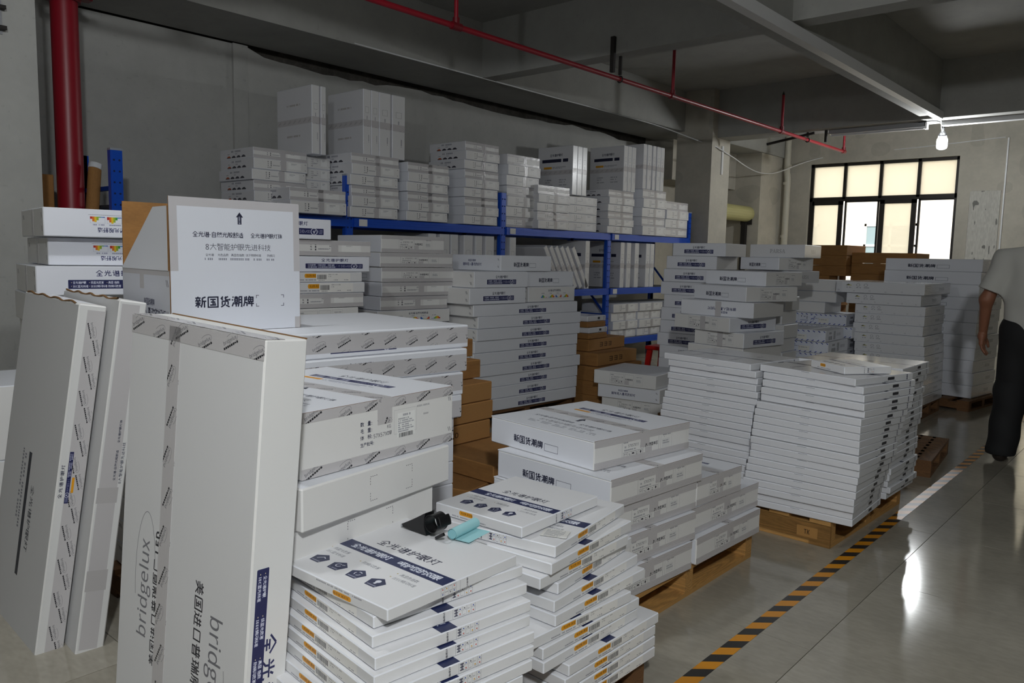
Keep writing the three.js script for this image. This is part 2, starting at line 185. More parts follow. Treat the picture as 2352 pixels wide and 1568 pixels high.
// printed packing tape, tiled along its length
const tapeCanvas = (() => { const c = canvas(512, 128), g = c.getContext('2d'); g.fillStyle = TAPEC; g.fillRect(0, 0, 512, 128); for (let i = 0; i < 2; i++) { g.save(); g.translate(130 + i * 256, i ? 44 : 84); g.rotate(-.45); logo(g, 0, 0, 88); blocks(g, -74, 24, 150, 13); g.restore(); } for (let i = 0; i < 60; i++) { g.fillStyle = 'rgba(255,255,255,.10)'; g.fillRect(rnd() * 512, rnd() * 128, 30 + rnd() * 60, 1); } return c; })();
const tapeTex = texOf(tapeCanvas);
const crinkle = noiseTex(128, (x, y) => { const v = 255 * (vnoise(x, y, 6, 90) * .5 + vnoise(x, y, 17, 91) * .5); return [v, v, v]; }, false);
const std = (o) => new THREE.MeshStandardMaterial(o), phys = (o) => new THREE.MeshPhysicalMaterial(o);
const M = {
  paper: std({ color: PAPER, roughness: .5 }), paperW: std({ color: PAPERW, roughness: .6 }),
  tape: phys({ color: TAPEC, roughness: .22, bumpMap: crinkle, bumpScale: .0008 }), tapePrint: phys({ map: tapeTex, roughness: .22 }),
  kraftEdge: std({ color: '#7b5a36', roughness: .9 }), black: std({ color: '#131316', roughness: .45 }),
};
const fiber = noiseTex(256, (x, y) => { const n = fbm(x, y, 20), f = vnoise(x, y * 6, 60, 26), v = .86 + .2 * n + .08 * (f - .5); return [158 * v, 113 * v, 62 * v]; });
M.kraft = std({ map: fiber, roughness: .85 });
M.kraftDark = std({ map: fiber, color: '#b9a48c', roughness: .85 });
// ---------------------------------------------------------------- prints on the cartons
const printed = (c, rough = .48, extra = {}) => phys({ map: texOf(c), roughness: rough, ...extra });
function dashed(g, x, y, w, h, color = '#3c3c44', lw = 2, dash = [5, 4]) { g.save(); g.setLineDash(dash); g.strokeStyle = color; g.lineWidth = lw; g.strokeRect(x, y, w, h); g.restore(); }
function careIcons(g, x, y, w, h) { // this way up, keep dry and so on, in a row of small frames
  const s = w / 5; g.strokeStyle = '#2c2c34'; g.fillStyle = '#22222a'; g.lineWidth = 1.5;
  for (let i = 0; i < 5; i++) g.strokeRect(x + i * s, y, s, h);
  const cx = (i) => x + (i + .5) * s, m = h * .78;
  for (const d of [-.2, .2]) { g.beginPath(); g.moveTo(cx(0) + d * s, y + m); g.lineTo(cx(0) + d * s, y + h * .2); g.moveTo(cx(0) + (d - .1) * s, y + h * .35); g.lineTo(cx(0) + d * s, y + h * .15); g.lineTo(cx(0) + (d + .1) * s, y + h * .35); g.stroke(); }
  g.beginPath(); g.moveTo(cx(1) - s * .3, y + h * .35); g.lineTo(cx(1) + s * .2, y + h * .3); g.lineTo(cx(1) - s * .1, y + h * .55); g.lineTo(cx(1) + s * .3, y + h * .5); g.lineTo(cx(1) + s * .1, y + m); g.stroke();
  g.beginPath(); g.arc(cx(2), y + h * .45, s * .3, Math.PI, 0); g.fill(); g.fillRect(cx(2) - 1, y + h * .4, 2, h * .38);
  g.beginPath(); g.moveTo(cx(3) - s * .3, y + m); g.lineTo(cx(3) + s * .3, y + m); g.lineTo(cx(3), y + h * .5); g.fill(); g.beginPath(); g.arc(cx(3), y + h * .32, s * .1, 0, 7); g.fill();
  g.beginPath(); g.ellipse(cx(4), y + h * .35, s * .18, h * .22, 0, 0, 7); g.fill(); g.fillRect(cx(4) - 1, y + h * .5, 2, h * .25); g.fillRect(cx(4) - s * .15, y + m - 2, s * .3, 2);
}
function spectrum(g, x, y, w, h, k) { // little spectrum chart
  g.strokeStyle = 'rgba(90,90,110,.6)'; g.lineWidth = 1; g.strokeRect(x, y, w, h); const cols = ['#2b4fb0', '#3f86c8', '#3f9a4a', '#9bb52c', '#e6c022', '#e0731e', '#c22a20'];
  cols.forEach((q, i) => { g.fillStyle = q; const v = k % 2 ? Math.exp(-((i - 4) ** 2) / 5) : .35 + .5 * Math.sin(i * .9 + k); g.fillRect(x + i * w / 7, y + h * (1 - Math.max(.12, v)), w / 7, h * Math.max(.12, v)); });
}
const ticks = (g, x, y, s) => { g.strokeStyle = '#4a4a50'; g.lineWidth = s * .16; for (const d of [0, .5]) { g.beginPath(); g.moveTo(x + d * s, y); g.lineTo(x + d * s + s * .5, y + s); g.stroke(); } };
const PR = {};
{
  let c, g;
  [c, g] = sheet(1024, 198); write(g, '新国货潮牌', 250, 86, 58, INK, 13, 1.04); g.strokeStyle = INK; g.lineWidth = 2.5; g.strokeRect(566, 98, 128, 52); PR.brand = printed(c);
  [c, g] = sheet(1024, 198, PAPERW); dashed(g, 275, 26, 226, 146); write(g, '57X57X11', 336, 60, 27, '#34343c', 7, 1, .85); write(g, 'CM', 462, 60, 24, '#34343c', 7, 1, .8); smallPrint(g, 290, 40, 40, 12); smallPrint(g, 290, 74, 34, 12); smallPrint(g, 290, 98, 120, 10); careIcons(g, 290, 118, 200, 44);
  dashed(g, 520, 26, 146, 146); g.fillStyle = TAPEC; g.fillRect(522, 112, 70, 58); write(g, '快递面单区', 528, 82, 25, '#2e2e36', 11, 1.05); dashed(g, 690, 20, 124, 140, '#77777c', 1.5); smallPrint(g, 706, 44, 92, 8); smallPrint(g, 706, 60, 30, 7, 'rgba(60,60,70,.4)'); g.fillStyle = '#d9d9d8'; g.fillRect(706, 78, 84, 62); smallPrint(g, 712, 90, 60, 7); smallPrint(g, 712, 106, 70, 7); PR.info = printed(c);
  [c, g] = sheet(1024, 1024);
  g.save(); g.translate(512, 0); g.rotate(Math.PI / 2); // right half of the lid: reads along the depth
  g.translate(0, -512); write(g, '全光谱护眼灯', 330, 150, 56, INK, 9, 1.12); navyBand(g, 190, 240, 640, 56); g.fillStyle = ORANGE; g.beginPath(); g.roundRect(190, 320, 160, 34, 10); g.fill(); smallPrint(g, 370, 322, 380, 14, 'rgba(50,52,90,.75)'); smallPrint(g, 370, 344, 300, 12, 'rgba(50,52,90,.6)'); g.restore();
  g.save(); g.rotate(Math.PI / 2); g.translate(0, -512); g.fillStyle = INK; g.beginPath(); g.moveTo(512, 40); g.lineTo(545, 90); g.lineTo(527, 90); g.lineTo(527, 140); g.lineTo(497, 140); g.lineTo(497, 90); g.lineTo(479, 90); g.fill(); write(g, '全光谱·自然光般舒适', 150, 180, 40, INK, 10); write(g, '全光谱护眼灯珠', 600, 180, 40, INK, 10); write(g, '8大智能护眼先进科技', 290, 258, 52, '#3a3b48', 6, 1.04); for (const [x, w] of [[240, 90], [370, 90], [500, 110], [650, 150], [830, 70]]) { smallPrint(g, x, 340, w, 18); smallPrint(g, x, 372, w, 15); } g.restore();
  PR.lid57 = printed(c, .4);
  [c, g] = sheet(1024, 198); write(g, '全光谱护眼灯', 395, 46, 38, INK, 10, 1.06); navyBand(g, 235, 98, 560, 58); PR.navy = printed(c); PR.navyCanvas = c;
  [c, g] = sheet(2048, 160); write(g, '全光谱护眼灯', 990, 34, 36, INK, 10, 1.06); navyBand(g, 832, 82, 540, 52); PR.navyLong = printed(c);
  [c, g] = sheet(1024, 198); write(g, '新国货潮牌', 350, 56, 30, NAVY, 10); write(g, '做年轻人喜欢的好灯', 235, 98, 42, NAVY, 11); ticks(g, 960, 40, 26); ticks(g, 960, 130, 26); PR.young = printed(c);
  [c, g] = sheet(1024, 198); g.translate(1024, 198); g.rotate(Math.PI); write(g, '新国货潮牌', 350, 40, 30, NAVY, 10); write(g, '做年轻人喜欢的好灯', 235, 80, 42, NAVY, 11); PR.youngDown = printed(c);
  [c, g] = sheet(1024, 305, PAPERW); const ql = [['数', '量:'], ['毛', '重:'], ['体', '积:']]; ql.forEach(([a, b], i) => { write(g, a, 352, 92 + i * 34, 23, INK, 10); write(g, b, 398, 92 + i * 34, 23, INK, 10); }); write(g, '生产批号:', 352, 196, 21, INK, 10, .98); write(g, '57X57X17', 436, 160, 27, '#33333b', 7, 1, .95); ['PCS', 'KG', 'CM'].forEach((t, i) => write(g, t, 528, 92 + i * 34, 25, '#33333b', 7, 1, .8));
  dashed(g, 578, 66, 160, 124, '#85858a', 1.5, [3, 4]); g.fillStyle = '#ececea'; g.fillRect(600, 84, 126, 126); smallPrint(g, 640, 92, 52, 10); for (let i = 0; i < 7; i++) { smallPrint(g, 606, 112 + i * 11, 20, 6); smallPrint(g, 632, 112 + i * 11, 50 + (i % 3) * 18, 6); } barcode(g, 612, 190, 100, 22); smallPrint(g, 742, 62, 90, 9, 'rgba(60,60,70,.5)'); smallPrint(g, 790, 110, 40, 8, 'rgba(60,60,70,.5)'); g.strokeStyle = '#44444a'; g.lineWidth = 3; for (const y of [48, 218]) for (const d of [0, 12]) { g.beginPath(); g.moveTo(984 + d, y); g.lineTo(992 + d, y + 24); g.stroke(); } PR.qty = printed(c);
  [c, g] = sheet(1024, 198, PAPERW); g.save(); g.setLineDash([7, 6]); g.strokeStyle = '#33333a'; g.lineWidth = 2.5; for (const [x, y, sx, sy] of [[420, 40, 1, 1], [720, 40, -1, 1], [420, 158, 1, -1], [720, 158, -1, -1]]) { g.beginPath(); g.moveTo(x + 46 * sx, y); g.lineTo(x, y); g.lineTo(x, y + 44 * sy); g.stroke(); } g.restore(); PR.dash = printed(c);
  [c, g] = sheet(512, 100, PAPERW); for (const x of [455, 440]) ticks(g, x - 400, 20, 16); ticks(g, 470, 18, 18); ticks(g, 470, 64, 18); PR.marks = printed(c);
  [c, g] = sheet(1024, 198, PAPERW); ['数', '毛', '体'].forEach((q, i) => { write(g, q, 250, 40 + i * 34, 22, '#3a3a42', 11); write(g, '量', 306, 40 + i * 34, 22, '#3a3a42', 11); }); write(g, '生产批号', 246, 146, 19, '#3a3a42', 11, .98); smallPrint(g, 350, 104, 120, 14); for (let i = 0; i < 3; i++) smallPrint(g, 486, 36 + i * 30, 26, 14); g.fillStyle = '#eeeeec'; g.fillRect(640, 30, 250, 120); smallPrint(g, 700, 44, 110, 10); smallPrint(g, 700, 64, 80, 8, 'rgba(60,60,70,.5)'); ticks(g, 968, 30, 22); ticks(g, 968, 140, 22); PR.shelfFront = printed(c, .38);
  [c, g] = sheet(1024, 160, '#d9d9dc'); for (const x of [255, 262]) g.fillRect(x, 0, 0, 0); smallPrint(g, 330, 26, 300, 24); smallPrint(g, 240, 70, 60, 12); smallPrint(g, 470, 70, 60, 12); ['#b8562e', '#3a3a44', '#3a3a44', '#3a3a44'].forEach((q, i) => { g.fillStyle = q; g.beginPath(); g.moveTo(220 + i * 150, 124); g.lineTo(250 + i * 150, 104); g.lineTo(300 + i * 150, 100); g.lineTo(340 + i * 150, 124); g.fill(); g.fillStyle = '#3a3a44'; g.fillRect(216 + i * 150, 124, 126, 10); }); PR.shelfSide = printed(c);
  [c, g] = sheet(1024, 160, '#d9d9dc'); g.fillStyle = '#1c1f3a'; g.fillRect(200, 52, 90, 40); g.fillRect(310, 52, 380, 40); smallPrint(g, 330, 108, 250, 22); PR.shelfBand = printed(c);
  [c, g] = sheet(1024, 198, PAPERW); write(g, '全光谱·自然光般舒适', 420, 34, 30, INK, 10, 1.0); for (let i = 0; i < 4; i++) { smallPrint(g, 280 + i * 160, 82, 60, 10); spectrum(g, 270 + i * 160, 104, 130, 40, i); } g.fillStyle = 'rgba(80,80,100,.6)'; g.fillRect(260, 156, 620, 2); PR.spectrum = printed(c);
  [c, g] = sheet(1024, 230, '#e7e9f1'); g.translate(1024, 230); g.rotate(Math.PI); g.save(); for (let i = 0; i < 4; i++) { spectrum(g, 190 + i * 128, 118, 112, 52, i + 1); smallPrint(g, 196 + i * 128, 100, 90, 9, 'rgba(30,34,90,.7)'); } dashed(g, 186, 184, 510, 1, '#55555c', 2, [8, 6]); write(g, '全光谱·自然光般舒适', 240, 42, 40, NAVY, 10); g.restore(); PR.spectrumDown = printed(c, .42);
  [c, g] = sheet(1024, 240, '#e7e9f1'); write(g, '全光谱护眼灯', 400, 30, 52, NAVY, 10, 1.12); navyBand(g, 210, 112, 720, 74); PR.navyBig = printed(c, .42);
  [c, g] = sheet(1024, 1024, '#d8d8db'); write(g, '全光谱护眼灯', 360, 150, 60, INK, 11, 1.06); g.fillStyle = '#1c1f3a'; g.fillRect(130, 262, 560, 68); g.fillRect(740, 262, 150, 68); g.fillStyle = '#d89a20'; g.beginPath(); g.roundRect(180, 420, 240, 46, 14); g.fill(); smallPrint(g, 440, 424, 380, 16); smallPrint(g, 440, 450, 280, 13); g.fillStyle = TAPEC; g.fillRect(0, 500, 1024, 92); for (let i = 0; i < 7; i++) { g.save(); g.translate(80 + i * 146, 546); g.rotate(-.5); logo(g, 0, 0, 54); g.restore(); } for (const x of [230, 640]) { smallPrint(g, x, 690, 180, 24); smallPrint(g, x, 740, 160, 20); smallPrint(g, x, 800, 220, 22); } PR.vpanel = printed(c);
  [c, g] = sheet(1024, 1024, '#d6d6d9'); for (const y of [250, 720]) { g.fillStyle = '#9a8a7c'; smallPrint(g, 300, y, 380, 26, 'rgba(120,104,90,.75)'); } g.fillStyle = TAPEC; g.fillRect(0, 470, 1024, 92); for (let i = 0; i < 7; i++) { g.save(); g.translate(80 + i * 146, 516); g.rotate(-.5); logo(g, 0, 0, 54); g.restore(); } PR.vplain = printed(c);
  [c, g] = sheet(160, 1024, '#dcdcdc'); g.save(); g.translate(160, 0); g.rotate(Math.PI / 2); dashed(g, 270, 46, 90, 70, '#3a3a42', 4, [6, 6]); smallPrint(g, 410, 74, 70, 14); g.fillStyle = TAPEC; g.fillRect(480, 0, 96, 160); logo(g, 530, 60, 46); smallPrint(g, 700, 40, 120, 12); g.restore(); PR.vedge = printed(c, .25);
  // thin lamp boxes
  [c, g] = sheet(1024, 1024, '#e2e2e4'); g.save(); g.rotate(Math.PI / 2); g.translate(0, -1024); write(g, '全光谱护眼灯', 250, 380, 82, INK, 10, 1.1); g.fillStyle = '#232c55'; g.fillRect(0, 520, 1024, 106); write(g, '全光谱护眼灯，', 170, 540, 60, '#dfe3ee', 14, .98); write(g, '呵护您的双眼', 592, 540, 60, '#dfe3ee', 14, .98);
  const bl = [['低蓝光危害', 130, 668], ['IEC蓝光标准', 130, 722], ['防频闪危害', 440, 696], ['高显色指数', 740, 668], ['IEEE频闪标准', 740, 722]]; for (const [t, x, y] of bl) { g.fillStyle = '#b8a468'; g.beginPath(); g.arc(x - 26, y + 16, 5, 0, 7); g.fill(); write(g, t, x, y, 32, 'rgba(110,112,122,.9)', 8, 1.02, .9); }
  for (let i = 0; i < 4; i++) { const x = 210 + i * 170, y = 850; g.fillStyle = '#2b3152'; g.beginPath(); g.moveTo(x, y - 66); g.lineTo(x + 62, y - 22); g.lineTo(x + 40, y + 50); g.lineTo(x - 40, y + 50); g.lineTo(x - 62, y - 22); g.fill(); g.strokeStyle = g.fillStyle = '#dfe1ea'; g.lineWidth = 6; if (i === 0) { g.beginPath(); g.moveTo(x - 26, y + 6); g.lineTo(x + 4, y - 30); g.lineTo(x + 28, y - 16); g.stroke(); } if (i === 1) { g.beginPath(); g.arc(x - 8, y - 12, 18, 0, 5); g.stroke(); g.beginPath(); g.moveTo(x + 8, y - 24); g.lineTo(x + 26, y - 34); g.stroke(); } if (i === 2) { for (let k = 0; k < 3; k++) { g.beginPath(); g.arc(x, y - 12, 22, k * 2.1, k * 2.1 + 1.4); g.stroke(); } } if (i === 3) { g.beginPath(); g.arc(x, y - 20, 18, 0, 7); g.fill(); g.fillRect(x - 8, y - 6, 16, 20); } smallPrint(g, x - 34, y + 28, 68, 10, 'rgba(225,228,240,.8)'); }
  g.restore(); PR.thinTop = printed(c, .38);
  const orange = (code) => { [c, g] = sheet(1024, 82, '#e0e0e1'); g.fillStyle = ORANGE; g.beginPath(); g.roundRect(300, 12, 160, 34, 16); g.fill(); write(g, '先试亮', 320, 18, 22, '#9c6410', 12, 1.0); write(g, '再安装', 392, 18, 22, '#9c6410', 12, 1.0); smallPrint(g, 210, 58, 80, 9); smallPrint(g, 310, 58, 130, 9); smallPrint(g, 458, 58, 160, 9); if (code) { g.fillStyle = '#eceae6'; g.fillRect(438, 6, 430, 70); barcode(g, 452, 20, 110, 38); smallPrint(g, 460, 64, 80, 6); smallPrint(g, 590, 14, 110, 8, 'rgba(60,60,70,.5)'); smallPrint(g, 590, 30, 30, 8, 'rgba(60,60,70,.5)'); smallPrint(g, 660, 60, 50, 8); smallPrint(g, 790, 60, 50, 7); } return c; };
  PR.orange = printed(orange(false), .42); PR.orangeCode = printed(orange(true), .42);
  { const a = orange(false), b = canvas(1024, 82), q = b.getContext('2d'); q.translate(1024, 82); q.rotate(Math.PI); q.drawImage(a, 0, 0); PR.orangeDown = printed(b, .42); }
  const table = () => { [c, g] = sheet(1024, 82, '#e2e2e3'); g.save(); g.translate(440, 4); g.rotate(Math.PI / 2); write(g, '全光谱护眼灯', 0, 0, 12, '#3c3c44', 13, 1.05); g.restore(); g.strokeStyle = '#8b8b92'; g.lineWidth = 1.5; g.strokeRect(492, 6, 150, 70); smallPrint(g, 500, 14, 14, 50); for (let i = 0; i < 4; i++) { const x = 524 + i * 30; g.beginPath(); g.moveTo(x, 6); g.lineTo(x, 76); g.stroke(); ['#2f4a9c', '#d49a1e', '#58585e', '#c0463a'].forEach((q, k) => { if ((k + i) % 3 === 0) { g.fillStyle = q; g.beginPath(); g.arc(x + 15, 22 + (k % 2) * 34, 4.5, 0, 7); g.fill(); } }); smallPrint(g, x + 5, 30, 18, 6, 'rgba(60,60,70,.5)'); smallPrint(g, x + 5, 64, 18, 6, 'rgba(60,60,70,.5)'); } return c; };
  PR.table = printed(table(), .42); { const a = table(), b = canvas(1024, 82), q = b.getContext('2d'); q.translate(1024, 82); q.rotate(Math.PI); q.drawImage(a, 0, 0); PR.tableDown = printed(b, .42); }
  // flat lamp boxes on the wooden pallet
  [c, g] = sheet(1024, 72, '#dcdde1'); g.fillStyle = '#2a2c38'; g.fillRect(470, 0, 86, 9); PR.flatSide = printed(c, .4);
  [c, g] = sheet(1024, 78, '#d2d3d6'); g.fillStyle = '#2c2d34'; g.beginPath(); g.roundRect(560, 20, 120, 32, 8); g.fill(); smallPrint(g, 500, 60, 210, 8); smallPrint(g, 900, 10, 10, 56); PR.flatFront = printed(c, .3);
  [c, g] = sheet(1024, 1024, '#dcdcde'); g.fillStyle = '#3a3f58'; g.fillRect(440, 0, 60, 1024); for (const y of [250, 700]) { write(g, '全光谱护眼灯', 120, y, 46, '#4a4c5c', 10, 1.0); write(g, '护眼灯', 620, y + 40, 46, '#4a4c5c', 10, 1.0); } PR.flatTop = printed(c, .13);
  // blue checked tape cartons
  [c, g] = sheet(1024, 170, '#dfe3ee'); g.strokeStyle = '#3a4a9a'; g.lineWidth = 12; for (let i = 0; i < 14; i++) { g.beginPath(); g.moveTo(30 + i * 74, 8); g.lineTo(60 + i * 74, 28); g.stroke(); g.beginPath(); g.moveTo(20 + i * 74, 162); g.lineTo(50 + i * 74, 142); g.stroke(); } g.fillStyle = '#25252c'; g.fillRect(330, 46, 10, 22); g.fillRect(372, 56, 26, 8); g.fillRect(420, 52, 8, 44); dashed(g, 280, 40, 160, 90, '#66666e', 2); smallPrint(g, 320, 112, 120, 12, 'rgba(50,60,130,.9)'); g.strokeStyle = '#4a58a8'; g.lineWidth = 5; for (let i = 0; i < 16; i++) { g.beginPath(); const x = 470 + rnd() * 70, y = rnd() * 160; g.moveTo(x, y); g.lineTo(x + 24, y - 14); g.stroke(); } g.fillStyle = '#e6e5e0'; g.fillRect(600, 70, 160, 74); smallPrint(g, 520, 74, 90, 9); smallPrint(g, 610, 90, 120, 9); PR.blueSide = printed(c, .3, { clearcoat: .6, clearcoatRoughness: .15 });
  [c, g] = sheet(640, 170, '#dfe2ea'); g.fillStyle = '#33343e'; for (let i = 0; i < 2; i++) g.fillRect(130 + i * 40, 30, 28, 30); for (let i = 0; i < 4; i++) g.fillRect(110 + i * 32, 90, 22, 56); for (let i = 0; i < 9; i++) g.fillRect(280, 24 + i * 14, 70, 9); smallPrint(g, 390, 60, 150, 40, 'rgba(90,92,110,.8)'); PR.blueFront = printed(c, .3, { clearcoat: .6, clearcoatRoughness: .15 });
  [c, g] = sheet(1024, 170, '#dadbde'); g.fillStyle = '#5a5b40'; g.beginPath(); g.moveTo(120, 60); g.lineTo(150, 36); g.lineTo(190, 60); g.fill(); g.fillStyle = '#b8b02c'; g.fillRect(150, 52, 40, 8); g.strokeStyle = '#6a6a70'; g.lineWidth = 4; for (const x of [270, 360]) { g.beginPath(); g.arc(x, 50, 20, 0, 7); g.stroke(); } for (const x of [130, 248, 340]) smallPrint(g, x, 84, 52, 12); for (let i = 0; i < 6; i++) { g.strokeStyle = '#7a7a80'; g.lineWidth = 2; g.strokeRect(30 + i * 185, 128 + (i % 2) * 8, 16, 12); } PR.iconSide = printed(c, .35, { clearcoat: .5, clearcoatRoughness: .2 });
  [c, g] = sheet(1024, 150, '#d8d9dc'); smallPrint(g, 560, 60, 190, 34, 'rgba(90,92,100,.75)'); PR.filmFront = phys({ map: texOf(c), roughness: .3, clearcoat: 1, clearcoatRoughness: .08, bumpMap: crinkle, bumpScale: .004 });
  [c, g] = sheet(1024, 198, '#d6d6d8'); g.font = 'bold 84px serif'; g.fillStyle = 'rgba(150,150,154,.9)'; g.fillText('PARSA', 380, 130); PR.relief = printed(c, .35, { clearcoat: .5, clearcoatRoughness: .15 });
  // kraft prints
  const kraftSheet = (w, h) => { const c2 = canvas(w, h), q = c2.getContext('2d'); q.fillStyle = KRAFT; q.fillRect(0, 0, w, h); for (let i = 0; i < w * h / 60; i++) { q.fillStyle = rnd() < .5 ? 'rgba(70,44,18,.10)' : 'rgba(225,190,140,.08)'; q.fillRect(rnd() * w, rnd() * h, 2 + rnd() * 9, 1); } return [c2, q]; };
  [c, g] = kraftSheet(512, 128); g.font = 'bold 50px sans-serif'; g.fillStyle = 'rgba(70,46,22,.85)'; g.fillText('AOZZO', 70, 80); PR.kraftName = printed(c, .85);
  [c, g] = kraftSheet(512, 128); g.fillStyle = 'rgba(66,44,22,.8)'; for (let i = 0; i < 3; i++) { g.fillRect(150 + i * 62, 40, 40, 9); g.fillRect(150 + i * 62, 60, 40, 9); g.fillRect(150 + i * 62, 80, 40, 9); g.fillRect(182 + i * 62, 40, 9, 49); } PR.kraftMark = printed(c, .85);
  // the long carton that stands on end: wide face (length runs up) and narrow face
  [c, g] = sheet(1024, 2048, '#d9d9da'); g.save(); g.translate(700, 1040); g.rotate(Math.PI / 2); write(g, '美国进口普瑞原厂', 0, 0, 64, '#2e2e34', 10, 1.06); write(g, 'LED', 560, 0, 62, '#2e2e34', 12); g.font = '118px sans-serif'; g.fillStyle = 'rgba(90,90,96,.8)'; g.fillText('bridgelux', 110, -60); g.strokeStyle = 'rgba(90,90,96,.8)'; g.lineWidth = 3; g.beginPath(); g.ellipse(440, -92, 300, 90, 0, -2.0, 1.4); g.stroke(); g.restore();
  g.save(); g.translate(250, 1540); g.rotate(-Math.PI / 2); write(g, '美国进口普瑞原厂', 0, 40, 58, '#2e2e34', 10, 1.06); write(g, 'LED', 510, 40, 56, '#2e2e34', 12); g.font = '108px sans-serif'; g.fillStyle = 'rgba(90,90,96,.75)'; g.fillText('bridgelux', 100, 0); g.strokeStyle = 'rgba(90,90,96,.75)'; g.lineWidth = 3; g.beginPath(); g.ellipse(400, -28, 280, 84, 0, -2.0, 1.4); g.stroke(); g.restore(); PR.standWide = printed(c, .55);
  [c, g] = sheet(256, 2048, '#e3e3e2'); g.save(); g.translate(256, 0); g.rotate(Math.PI / 2); write(g, '全光谱护眼灯', 1180, 74, 88, NAVY, 11, 1.16); navyBand(g, 900, 150, 1020, 72); g.restore(); PR.standNarrow = printed(c, .5);
  [c, g] = sheet(1024, 2048, '#cfcfd0'); g.save(); g.translate(600, 900); g.rotate(Math.PI / 2); g.fillStyle = '#34363f'; g.fillRect(60, 60, 760, 52); write(g, '全光谱护眼灯', 240, -60, 64, '#44464e', 10); smallPrint(g, 60, 160, 500, 26); smallPrint(g, 60, 210, 420, 24); g.restore(); PR.leanWide = printed(c, .55);
  [c, g] = sheet(200, 2048, '#dededd'); g.fillStyle = TAPEC; g.fillRect(64, 30, 130, 2000); for (let i = 0; i < 10; i++) for (let k = 0; k < 2; k++) { g.save(); g.translate(120 + k * 50, 140 + i * 196 + k * 98); g.rotate(1.2); logo(g, 0, 0, 56); blocks(g, -48, 22, 96, 9); g.restore(); } g.save(); g.translate(72, 850); g.rotate(Math.PI / 2); navyBand(g, 0, -24, 300, 28); g.fillStyle = ORANGE; g.fillRect(150, -52, 90, 18); g.restore(); g.save(); g.translate(18, 1120); g.rotate(-Math.PI / 2); write(g, '全光谱护眼灯', 0, 0, 28, INK, 10, 1.2); g.restore(); PR.leanNarrow = printed(c, .4);
  [c, g] = sheet(200, 2048, '#dededd'); g.fillStyle = TAPEC; g.fillRect(20, 20, 130, 2000); g.fillStyle = '#b9b6b6'; g.fillRect(10, 1080, 150, 90); g.fillRect(10, 1560, 150, 120); g.save(); g.translate(150, 1120); g.rotate(-Math.PI / 2); write(g, '8大智能护眼先进科技', 60, 0, 24, INK, 8); write(g, '全光谱·自然光般舒适', 80, -40, 18, INK, 10); write(g, '全光谱护眼灯珠', 300, -40, 18, INK, 10); g.restore(); PR.leanNarrowB = printed(c, .4);
  // open carton: front wall with its raised flap
  [c, g] = sheet(1024, 460, '#dfe2ea'); write(g, '新国货潮牌', 170, 190, 88, '#1f2238', 12, 1.06); g.strokeStyle = '#1f2238'; g.lineWidth = 4; for (const [x, y, sx, sy] of [[650, 190, 1, 1], [880, 190, -1, 1], [650, 276, 1, -1], [880, 276, -1, -1]]) { g.beginPath(); g.moveTo(x + 22 * sx, y); g.lineTo(x, y); g.lineTo(x, y + 22 * sy); g.stroke(); } g.fillStyle = TAPEC; g.fillRect(978, 370, 46, 90); PR.openFront = printed(c, .45);
  [c, g] = sheet(1024, 540, '#dfe2ea'); g.fillStyle = '#c4c1c3'; g.fillRect(0, 0, 1024, 66); g.fillRect(0, 0, 58, 540); g.fillRect(972, 0, 52, 540); g.fillStyle = INK; g.beginPath(); g.moveTo(528, 92); g.lineTo(556, 130); g.lineTo(542, 130); g.lineTo(542, 184); g.lineTo(512, 184); g.lineTo(512, 130); g.lineTo(500, 130); g.fill(); ['此', '面', '开', '箱'].forEach((q, i) => write(g, q, 519, 122 + i * 15, 14, '#c9ccd8', 12)); write(g, '全光谱·自然光般舒适', 166, 246, 42, INK, 10, .99); write(g, '全光谱护眼灯珠', 612, 246, 38, INK, 10, .99); write(g, '8大智能护眼先进科技', 258, 330, 54, '#3a3b48', 6, 1.0);
  [['全光谱', 258], ['光色品质', 350], ['高显色指数', 454], ['优于照明标准', 570], ['防频闪', 746]].forEach(([t, x]) => { write(g, t, x, 408, 21, '#4a4b58', 8, 1.0); smallPrint(g, x - 6, 442, widthOf(t, 21, 1), 15); }); PR.openFlap = printed(c, .45);
  [c, g] = sheet(1024, 460, '#d4d6de'); write(g, '新国货潮牌', 480, 220, 54, '#4a4c62', 12, .8); write(g, '做年轻人喜欢的好灯', 250, 290, 76, '#23263c', 11, 1.0); g.fillStyle = TAPEC; g.fillRect(0, 0, 1024, 40); g.fillRect(400, 0, 90, 150); ticks(g, 950, 70, 50); ticks(g, 950, 300, 50); PR.openSide = printed(c, .5);
}
const plainFace = M.paper, plainW = M.paperW;
const faces = (front, side, top = plainFace, edge = plainFace, rest = plainFace) => [rest, side, top, rest, front, rest, edge];
